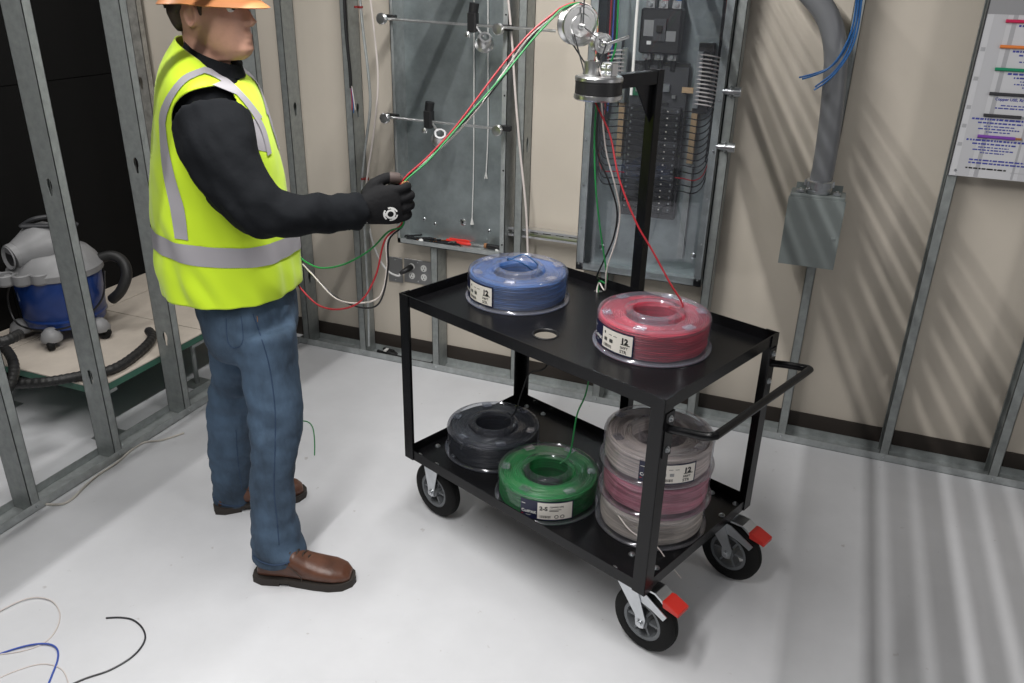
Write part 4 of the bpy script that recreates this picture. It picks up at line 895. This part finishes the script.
# --- shirt (collar, sleeves, trunk)
sh = MB()
sh.loft([ering(66, 186, 230, .09), ering(80, 178, 244, .17), ering(110, 170, 253, .185), ering(170, 168, 268, .17), ering(240, 176, 280, .165), ering(288, 190, 290, .165)])
armtube(sh, RARM, 1.08); armtube(sh, LARM, 1.05)
def sleeve_folds(co, nrm):
    k_ = 1 if co.z < 1.22 else .5; d = noise.noise(co * 16) * .006 + k_ * noise.noise(Vector((co.dot(PA) * 38 + co.z * 18, co.dot(PB) * 10, co.z * 14))) * .010
    return co + nrm * d
KM(mesh_obj(remesh(sh, .008, 5, .5, 'shirt', post=sleeve_folds), 'shirt', M_shirt))
def colring(dx, y, xl, xr, hb, ti): return ering(y, xl, xr, hb, 0, 28, ti)
cl_ = MB().loft([ering(69, 184, 243, .10, 0, 28, -.02), ering(56, 187, 240, .082, 0, 28, -.028), ering(52, 188, 240, .080, 0, 28, -.030), ering(53, 191, 236, .072, 0, 28, -.028), ering(66, 190, 234, .08, 0, 28, -.02)], cap=False)
KM(cl_.build('collar', M_shirt, smooth=True))
# --- safety vest
VR = [(55, 181, 229, .085), (62, 177, 239, .135), (73, 171, 249, .185), (86, 166, 254, .20), (104, 163, 260, .207), (130, 160, 269, .20), (170, 157.5, 279, .192), (210, 157, 287, .192), (245, 159.5, 295, .195), (272, 163, 297.5, .198), (284, 165, 298, .198)]
def vring(i, g=0.0):
    y, xl, xr, hb = VR[i]; return ering(y, xl - g, xr + g, hb + g / 350, 0, 64, -.045 * max(0, 1 - (y - 55) / 60))
vm = MB().loft([vring(i) for i in range(len(VR))], cap=False)
me = vm.mesh('vest', True)
o_ = bpy.data.objects.new('tmp', me); q = o_.modifiers.new('s', 'SUBSURF'); q.levels = 3; q.render_levels = 3
me2 = evaluated(o_); bpy.data.objects.remove(o_)
armc = [PM(214, 116, -.19), PM(221, 140, -.20), PM(232, 166, -.19)]
N_ = [v.normal.copy() for v in me2.vertices]; C_ = [v.co.copy() for v in me2.vertices]; out_ = []
for c, n_ in zip(C_, N_):
    zf = max(0, min(1, (1.30 - c.z) / .35)); u = c.dot(PA); b_ = c.dot(PB)
    d = (noise.noise(Vector((u * 9, b_ * 9, c.z * 2.5))) * .018 + noise.noise(Vector((u * 20 + c.z * 9, b_ * 18, c.z * 8))) * .012) * (.3 + .7 * zf)
    out_ += list(c + n_ * d)
me2.vertices.foreach_set('co', out_); me2.update()
# cut the arm holes: a tall oval on each flank, open neck is the top ring
bm = bmesh.new(); bm.from_mesh(me2)
dead = []
for f in bm.faces:
    c = f.calc_center_median(); x, y = None, None
    bb_ = (c - MO).dot(PB); P2 = c - PB * (bb_ + .2); 
    if abs(bb_) > .10:
        cc = MO + PB * -.2 + PA * (c - MO).dot(PA) + Vector((0, 0, c.z)); X_, Y_ = pix(cc)
        ex = (X_ - 216 - (Y_ - 142) * .22) / (40.5 - (Y_ - 142) * .16); ey = (Y_ - 142) / 53
        if ex * ex + ey * ey < 1: dead.append(f)
tree0 = BVHTree.FromBMesh(bm)
bmesh.ops.delete(bm, geom=dead, context='FACES')
for v in bm.verts:
    if not v.is_boundary: continue
    c = v.co.copy(); bb_ = (c - MO).dot(PB)
    if abs(bb_) < .09 or c.z < 1.0: continue
    cc = MO + PB * -.2 + PA * (c - MO).dot(PA) + Vector((0, 0, c.z)); X_, Y_ = pix(cc)
    rho = math.sqrt(((X_ - 216 - (Y_ - 142) * .22) / (40.5 - (Y_ - 142) * .16)) ** 2 + ((Y_ - 142) / 53) ** 2)
    if Y_ < 80 or rho > 1.3 or rho < .7: continue
    tx, ty = X_, Y_
    for _ in range(3):
        rh = math.sqrt(((tx - 216 - (ty - 142) * .22) / (40.5 - (ty - 142) * .16)) ** 2 + ((ty - 142) / 53) ** 2); tx = 216 + (tx - 216) / rh; ty = 142 + (ty - 142) / rh
    q_ = PM(tx, ty, -.2); sg_ = 1 if bb_ < 0 else -1; org = q_ - PB * (q_ - MO).dot(PB) - PB * sg_ * .5
    h_ = tree0.ray_cast(org, PB * sg_)
    if h_[0] is not None and (h_[0] - c).length < .04: v.co = h_[0]
bmesh.ops.recalc_face_normals(bm, faces=bm.faces); bm.to_mesh(me2); bm.free()
vest = mesh_obj(me2, 'safety_vest', M_vest); KM(vest)
q = vest.modifiers.new('thick', 'SOLIDIFY'); q.thickness = .004; q.offset = 0
vest.data.polygons.foreach_set('use_smooth', [True] * len(vest.data.polygons))
bmv = bmesh.new(); bmv.from_mesh(me2); tree = BVHTree.FromBMesh(bmv)
def hit(x, y):
    d = ray(x, y).normalized(); h = tree.ray_cast(CO, d)
    if h[0] is None or (h[0] - MO).dot(PB) > -.02: h = tree.find_nearest(PM(x, y, -.17))
    n_ = h[1] if h[1].dot(d) < 0 else -h[1]
    return h[0] + n_ * .0055
def ribbon(e0, e1, name, m_, k=6, mirror=False, par=None):
    E0 = [v for v in smooth_path([Vector((x, y, 0)) for x, y in e0], k)]; E1 = [v for v in smooth_path([Vector((x, y, 0)) for x, y in e1], k)]
    rows = [[hit(p.x + (q.x - p.x) * t_, p.y + (q.y - p.y) * t_) for t_ in (0, .33, .67, 1)] for p, q in zip(E0, E1)]
    for far in ((False, True) if mirror else (False,)):
        R_ = [[(p - PB * 2 * (p - MO).dot(PB)) if far else p for p in r] for r in rows]
        ob = MB().loft(R_, cap=False, closed=False).build(name, m_, smooth=True); keep(ob, par or vest)
# horizontal reflective band goes right round: take it from the vest surface by height
band = []
for i in range(72):
    a = 2 * PI * i / 72; row = []
    for fz in (0, .5, 1):
        z = 1.075 - .055 * fz - .02 * math.cos(a) 
        c = MO + PA * -.055 + Vector((0, 0, z)); d = PA * math.cos(a) + PB * math.sin(a)
        h = tree.ray_cast(c, d, .5); p = h[0] if h[0] is not None else c + d * .19
        row.append(p + d * .0045)
    band.append(row)
band.append(band[0]); keep(MB().loft(band, cap=False, closed=False).build('reflective_band', M_refl, smooth=True), vest)
ribbon([(161, 120), (163, 108), (171, 92), (184, 77), (203, 68.5)], [(167, 124), (169, 113), (175.5, 97), (187, 83), (204, 74.5)], 'reflective_stripe', M_refl, mirror=True)
ribbon([(203, 68), (220, 75), (238.5, 90.5), (254.5, 109), (265.5, 127), (272, 152)], [(204, 74.5), (217.5, 80.5), (235, 95), (249.5, 113), (260, 132), (266, 156)], 'reflective_stripe', M_refl, mirror=True)
ribbon([(161, 120), (162, 145), (165, 175), (172, 210), (176, 238)], [(167, 124), (170, 148), (176, 175), (185, 208), (189, 240)], 'reflective_stripe', M_refl, mirror=True)
for x, y in ((262, 116), (265, 121), (268, 127), (270.5, 133)):
    try: ribbon([(x, y), (x + 3, y + 3)], [(x + 2, y - 1), (x + 5, y + 2)], 'vest_lettering', M_ink, 2)
    except Exception: pass
# --- jeans
jn = MB().loft([ering(286, 196, 292, .165), ering(300, 199, 295, .172), ering(318, 204, 296.5, .172), ering(335, 209, 295, .165), ering(348, 216, 290, .13)])
legloft(jn, [(325, 226, 296.5, -.085), (345, 234, 296, -.10), (370, 241.5, 298, -.11), (395, 247, 301.5, -.125), (415, 249, 302.5, -.14), (450, 249.5, 298, -.165), (480, 250, 294, -.175), (505, 250.5, 295, -.185), (530, 252, 300, -.19), (556, 254, 307, -.195)], 0, 1.02)
legloft(jn, [(318, 206, 262, .08), (345, 210, 264, .09), (366, 212, 262, .10), (401, 208, 254, .125), (440, 208.5, 253, .14), (475, 211.5, 251, .15), (503, 214.5, 251, .155)], 0, 1.02)
def jean_folds(co, nrm):
    w_ = .6 + 1.1 * math.exp(-((co.z - .47) / .10) ** 2) + .8 * math.exp(-((co.z - .12) / .07) ** 2)
    d = noise.noise(Vector((co.x * 12, co.y * 12, co.z * 26))) * .0055 * w_ + noise.noise(co * 9) * .006 + noise.noise(Vector((co.x * 16 + co.z * 14, co.y * 16, co.z * 30))) * .004 * w_
    return co + nrm * d
jeans = KM(mesh_obj(remesh(jn, .008, 5, .5, 'jeans', post=jean_folds), 'jeans', M_jean))
bmj = bmesh.new(); bmj.from_mesh(jeans.data); treej = BVHTree.FromBMesh(bmj)
def seam(pts, r=.0022, off=.0008, nm='seam', m_=M_jean2):
    P = smooth_path([Vector((x, y, 0)) for x, y in pts], 6); L_ = []
    for p in P:
        d = ray(p.x, p.y).normalized(); h = treej.ray_cast(CO, d)
        if h[0] is not None: L_.append(h[0] + (h[1] if h[1].dot(d) < 0 else -h[1]) * off)
    if len(L_) > 3: keep(MB().tube(L_, r, 6).build(nm, m_, smooth=True), jeans)
seam(((253, 314), (262, 340), (270, 370), (275, 410), (275, 450), (274, 490), (277, 520), (279, 545)), .0018, .0002)
seam(((241, 316), (243, 340), (236, 348), (228, 342), (226, 318)), .0014, .0002)
seam(((236, 430), (238, 460), (242, 490)), .0015, .0002)
seam(((257, 316), (257.5, 322)), .001, nm='rivet_tab', m_=M_gtan)
# hem bands
for L_, yy_ in ((((253.5, 556), (262, 562), (276, 565), (291, 561), (305, 550)), 0), (((213.5, 497), (222, 504), (234, 506), (246, 505)), 0)):
    seam(L_, .0025, nm='hem')
# --- boots
def boot(heel, toe, label, lean=0):
    h = ZP(*heel, .012); e = ZP(*toe, .02); d = e - h; d.z = 0; L = min(d.length, .315); d.normalize(); h = e - d * L; h.z = 0; s = Vector((0, 0, 1)).cross(d)
    k = L / .31; T = lambda x, y, z: h + d * (x * k) + s * y + Vector((0, 0, z))
    b = MB()
    def fr_(x, hw, z0, z1, n=20):
        out = []
        for i in range(n):
            a = 2 * PI * i / n; c, q = math.cos(a), math.sin(a); kk = (abs(c) ** 2.6 + abs(q) ** 2.6) ** (-1 / 2.6); out.append(T(x, hw * c * kk, (z0 + z1) / 2 + (z1 - z0) / 2 * q * kk))
        return out
    b.loft([fr_(.012, .020, .02, .05), fr_(.02, .028, .018, .075), (fr_(.05, .033, .018, .085)), fr_(.09, .037, .018, .108), fr_(.13, .042, .018, .115), fr_(.17, .046, .018, .092), fr_(.21, .050, .018, .078), fr_(.25, .050, .018, .069), fr_(.282, .041, .018, .058), fr_(.300, .024, .02, .042)])
    b.tube([T(.075, 0, .08), T(.07, 0, .14)], [.032, .030], 16)
    o = mesh_obj(remesh(b, .005, 3, .5, 'boot'), 'boot', M_boot); KM(o)
    out = [(-.004, .0), (.0, .026), (.03, .040), (.08, .040), (.13, .040), (.19, .050), (.24, .054), (.28, .046), (.306, .024), (.313, 0)]
    out = out + [(x, -y) for x, y in out[-2:0:-1]]
    m = MB()
    def solid(pts, z0, z1, gr): m.loft([[T(x, y, z0) for x, y in pts], [T(x, y * 1.02, (z0 + z1) / 2) for x, y in pts], [T(x, y, z1) for x, y in pts]])
    solid(out, .010, .026, 0); solid([p for p in [(-.004, 0), (0, .026), (.03, .04), (.085, .04), (.085, -.04), (.03, -.04), (0, -.026)]], .0005, .012, 0)
    solid([(.115, .038), (.19, .05), (.24, .054), (.28, .046), (.306, .024), (.313, 0), (.306, -.024), (.28, -.046), (.24, -.054), (.19, -.05), (.115, -.038)], .0005, .012, 0)
    keep(m.build('sole', M_sole, smooth=True), o)
    for i in range(4):
        x = .125 + i * .016; z = .122 - i * .0105
        keep(MB().tube([T(x - .004, -.022, z - .008), T(x, 0, z + .002), T(x + .004, .022, z - .008)], .0025, 6).build('lace', M_hair, smooth=True), o)
    keep(MB().tube(smooth_path([T(.10, -.0435, .10), T(.13, -.0445, .075), T(.155, -.0475, .05), T(.16, -.049, .03)], 4), .0014, 5).build('boot_seam', M_hair, smooth=True), o)
    return o
boot((251, 573), (355, 577), ''); boot((213, 508), (306, 489), '')
# --- gloves
def glove(W0, e1, e2, e3, s=1.0, logo=True, nm='glove'):
    """e1 wrist->knuckles, e2 toward the thumb side, e3 palm side; fist closed on the wires"""
    P = lambda x, y, z: W0 + e1 * (x * s) + e2 * (y * s) + e3 * (z * s)
    g = MB()
    def r_(x, hy, hz_, cy=0., cz=0., n=20): return [P(x, cy + hy * math.cos(a), cz + hz_ * math.sin(a)) for a in (2 * PI * i / n for i in range(n))]
    g.loft([r_(-.040, .040, .036), r_(-.02, .038, .034), r_(.0, .036, .030), r_(.03, .044, .027, .002), r_(.06, .050, .025, .002), r_(.085, .051, .022, .001), r_(.10, .046, .017)])
    for i, (y, L) in enumerate(((.036, .95), (.012, 1.05), (-.012, 1.0), (-.035, .85))):
        b_ = .098 + (.004, .007, .004, -.004)[i]
        g.tube(smooth_path([P(b_ - .03, y, .0), P(b_, y, -.002), P(b_ + .020 * L, y, .012), P(b_ + .018 * L, y, .036), P(b_ - .002, y, .050), P(b_ - .026 * L, y, .046)], 4), [.0128] * 9 + [.0122] * 6 + [.0115] * 5 + [.009], 10)
    th = smooth_path([P(.018, .030, .010), P(.045, .052, .022), P(.075, .060, .032), P(.100, .056, .036), P(.112, .050, .036)], 4)
    g.tube(th, [.019] * 5 + [.016] * 5 + [.0145] * 5 + [.010] * 2, 10)
    o = mesh_obj(remesh(g, .0036, 2, .45, nm), nm, M_glove); KM(o)
    bmg = bmesh.new(); bmg.from_mesh(o.data); tg = BVHTree.FromBMesh(bmg)
    def stick(name, m_, f0, uv, off=.0012):
        rows = []
        for row in uv:
            rr = []
            for (x, y) in row:
                h_ = tg.ray_cast(P(x, y, -.2), e3); p = h_[0] if h_[0] is not None else P(x, y, -.02); rr.append(p - e3 * off)
            rows.append(rr)
        keep(MB().loft(rows, cap=False, closed=f0).build(name, m_, smooth=True), o)
    if logo:
        def ann(r0, r1, a0=0., a1=2 * PI, n=24): return [[(.070 + r * math.cos(a0 + (a1 - a0) * i / n), -.016 + r * math.sin(a0 + (a1 - a0) * i / n)) for r in (r0, (r0 + r1) / 2, r1)] for i in range(n + 1)]
        stick('logo_ring', M_white, False, ann(.0075, .0125)); 
        for k in range(3): stick('logo_arc', M_white, False, ann(.0145, .0185, k * 2.094 + .2, k * 2.094 + 1.8, 8))
        for k in range(3): stick('logo_spoke', M_white, False, ann(.0125, .0150, k * 2.094 + .6, k * 2.094 + 1.3, 5))
        stick('cuff_tag', M_white, False, [[(.006, -.030 + i * .009), (.010, -.030 + i * .009)] for i in range(6)])
    keep(MB().tube([th[9], th[13], th[16]], [.0165, .0155, .0112], 10).build('thumb_patch', M_gbrown, smooth=True), o)
    q_ = smooth_path([P(.102, .036, -.002), P(.120, .036, .012), P(.117, .036, .036)], 4); keep(MB().tube(q_[5:], [.0134] * len(q_[5:]), 10).build('fingertip_patch', M_gtan, smooth=True), o)
    cuff = MB().loft([r_(-.042, .043, .039), r_(-.038, .045, .041), r_(-.014, .041, .037), r_(-.010, .038, .034)], cap=False).build('cuff', M_glove, smooth=True); keep(cuff, o)
    return o, P
WR = PM(361, 210, -.115); KN = PM(392, 205, -.10); e1 = (KN - WR).normalized(); up0 = (Vector((0, 0, 1)) + PA * .06); e2 = (up0 - up0.dot(e1) * e1).normalized(); e3 = e1.cross(e2)
if e3.dot(PB) < 0: e3 = -e3
GL, GP = glove(WR, e1, e2, e3, 1.08)
WL = PM(272, 252, .17); e1b = (PA * .8 - PB * .6 + Vector((0, 0, .1))).normalized(); e2b = (Vector((0, 0, 1)) - Vector((0, 0, 1)).dot(e1b) * e1b).normalized(); e3b = e2b.cross(e1b)
if e3b.dot(PB) > 0: e3b = -e3b
WL = PM(255, 250, .19); GLL, GPL = glove(WL, e1b, e2b, e3b, .85, False)

# ================================================================== WIRES
GRIP_T = DP(402, 183, depth(GP(.10, .05, .034))); GRIP_B = GP(.095, -.062, .036); GRIP_M = GP(.102, 0, .034)
PT = PUL + Vector((0, 0, .052)); HDW = CP(MA, HB, TZ - .064)
hb_d = depth(HDW)
def wire(name, label, P, r, m_, grp='wires run from the cart to the hand', k=8):
    return tag(MB().tube(smooth_path(P, k), r, 7).build(name, m_, smooth=True), label, 'wire', grp)
offs = {'red': (Vector((0, 0, .006)), M_wr), 'green': (Vector((.004, -.004, -.004)), M_wg), 'black': (Vector((.002, .006, -.002)), M_wk), 'white': (Vector((-.002, .002, -.008)), M_ww)}
drops = {
 'red': [(604, 103), (610, 135), (619, 178), (636, 222), (652, 250), (670, 283), (683, 306)],
 'green': [(597, 103), (594.5, 140), (596, 190), (601, 235), (607, 280)],
 'white': [(600, 103), (606, 150), (615, 185), (620, 212), (616, 240), (607, 268), (605, 290)],
 'black': [(593, 103), (597, 150), (609, 182), (617, 210), (614, 236), (605, 258), (597, 276)]}
ends = {'red': S_red + Vector((.03, .05, .095)), 'green': CP(.365, .535, ZT), 'white': CP(.370, .528, ZT), 'black': CP(.362, .54, ZT)}
loops = {'green': [(388, 232), (370, 250), (345, 264), (322, 268), (306, 262), (292, 252)], 'red': [(385, 240), (376, 275), (362, 300), (342, 309), (320, 306), (302, 290), (292, 276)],
 'black': [(389, 240), (388, 268), (383, 295), (374, 307), (355, 306), (332, 294), (306, 268), (292, 254)], 'white': [(387, 240), (387, 268), (380, 296), (360, 303), (335, 298), (310, 272), (292, 256)]}
lab_w = {'red': 'red wire running from the red spool over the pulley to the gloved hand', 'green': 'green wire running from the green spool over the pulley to the gloved hand', 'black': 'black wire running from the charcoal spool over the pulley to the gloved hand', 'white': 'white wire running from the stacked spool over the pulley to the gloved hand'}
LH = GPL(.10, .0, .03)
bpx = [(402, 182, .0), (428, 157, .0), (455, 129, .0), (480, 100, .0), (505, 68, 0), (530, 36, 0), (552, 15, 0), (563, 8, 0)]
for j, c in enumerate(('red', 'green', 'black', 'white')):
    of, m_ = offs[c]; d0 = depth(GRIP_T); d1 = depth(PT); pts = []
    dr = drops[c]; e = ends[c]; de = depth(e)
    # from behind the worker up through the fist
    lp = loops[c]; gB = depth(GRIP_B); gl = depth(LH)
    pts += [LH + Vector((0, 0, .004 * j))]
    pts += [DP(x, y, gB + (gl - gB) * (i / len(lp)) ** 1.0) for i, (x, y) in list(enumerate(lp))[::-1]]
    pts += [GRIP_B + of * .7, GRIP_M + of * .6, GRIP_T + of * .7]
    for i, (x, y, _) in enumerate(bpx[1:], 1):
        t_ = i / (len(bpx) - 1); sw = math.sin(t_ * 9 + j * 1.57) * 1.6
        pts.append(DP(x + sw * .7, y + sw, d0 + (d1 - d0) * t_) + of * (1 + .5 * math.sin(t_ * PI)))
    pts += [PT + VA * .006 * (j - 1.5) * .4 + Vector((0, 0, .002)), PUL + VA * .040 + Vector((0, 0, .038)), PUL + VA * .052 + Vector((0, 0, .0)), PUL2 + VA * -.012 + Vector((0, 0, -.03))]
    pts += [CP(MA - .012 + .008 * j, HB, TZ - .01), CP(MA - .012 + .008 * j, HB, TZ - .062)]
    n_ = len(dr); pts += [DP(x, y, hb_d + (de - hb_d) * (i + 1) / (n_ + 1)) for i, (x, y) in enumerate(dr)][1:]
    pts += [e]
    if c == 'green': pts += [CP(.375, .52, ZT - .06), DP(588, 384, depth(CP(.43, .40, .6))), DP(577, 415, depth(CP(.52, .28, .42))), S_green + Vector((.045, .075, .12)), S_green + Vector((.02, .055, .085))]
    if c == 'black': pts += [CP(.35, .52, ZT - .06), CP(.30, .50, .74), DP(548, 364, depth(CP(.27, .47, .68))), DP(530, 373, depth(CP(.22, .42, .6))), DP(522, 392, depth(CP(.2, .36, .45))), S_grey + Vector((.05, .07, .11)), S_grey + Vector((.02, .055, .08))]
    if c == 'white': pts += [CP(.39, .51, ZT - .05), CP(.55, .46, ZT - .10), CP(.70, .38, .70), S_st + Vector((-.02, .05, 3 * SH + .05)), S_st + Vector((-.01, .055, 3 * SH - .02))]
    wire(c + '_wire', lab_w[c], pts, .0027 if c != 'white' else .0024, m_)
# short loose ends
P0 = S_blue + Vector((0, 0, SH + .004)); q = [P0 + Vector((.045, .02, -.02)), P0 + Vector((.02, -.03, .02)), P0 + Vector((-.02, -.03, .028)), P0 + Vector((-.035, .005, .01)), P0 + Vector((.01, .02, .03)), P0 + Vector((.05, .03, .004)), P0 + Vector((.045, .05, -.02))]
wire('blue_wire', 'blue wire end looping out of the blue spool hub', q, .0022, M_wb, None)
q = [DP(618, 515, depth(S_st) - .13), DP(632, 532, depth(S_st) - .16), DP(655, 545, depth(S_st) - .17), DP(668, 562, depth(S_st) - .17), DP(681, 578, depth(S_st) - .16)]
wire('loose_wire', 'cream wire end hanging off the lower tray by the near post', q, .0018, M_ww, None)
# wires lying on the floor
def floorwire(name, label, pts, r, m_, grp=None, k=8):
    return wire(name, label, [ZP(x, y, r + dz) for x, y, dz in pts], r, m_, grp, k)
floorwire('green_offcut', 'short green wire offcut on the floor behind the jeans', [(298, 421, 0), (307, 421.5, .0), (312.5, 427, .0), (314.5, 440, .0), (314.5, 455, 0)], .0022, M_wg)
floorwire('black_offcut', 'black wire curling over the floor at lower left', [(60, 690, 0), (84, 679, 0), (110, 670, 0), (133, 656, .0), (144.5, 641, 0), (143, 629, .0), (133, 620, .0), (120, 617.5, 0), (106, 618, .0)], .0026, mat('charcoal_jacket', (.03, .03, .035), .4))
floorwire('white_coil', 'white wire looping high on the floor at the left edge', [(-20, 625, 0), (5, 608, .004), (30, 598, .004), (50, 600, .003), (59.5, 612, .0), (57, 628, 0), (45, 642, 0), (22, 651, 0), (-15, 656, 0)], .002, M_ww)
floorwire('blue_coil', 'blue wire arcing on the floor at the lower left corner', [(-20, 662, 0), (5, 652, 0), (30, 645, .003), (48, 644, .003), (57, 649, .002), (57.5, 660, .0), (52, 675, 0), (46, 690, 0)], .0026, M_wfb)
floorwire('white_offcut', 'white wire bending at the bottom left corner under the blue one', [(-20, 688, 0), (8, 674, 0), (35, 665, .0), (52, 665, .0), (64, 672, .0), (70, 690, 0)], .0018, M_ww)
floorwire('frayed_string', 'frayed cream string along the floor by the left track', [(33, 500, .004), (45, 504, .0), (62, 504, 0), (73, 498, 0), (85, 486, 0), (98, 475, 0), (115, 464, 0), (140, 444, 0), (162, 440, 0), (184, 433, 0)], .0042, mat('cream_string', (.66, .62, .56), .8))

bpy.data.scenes.remove(TMP)
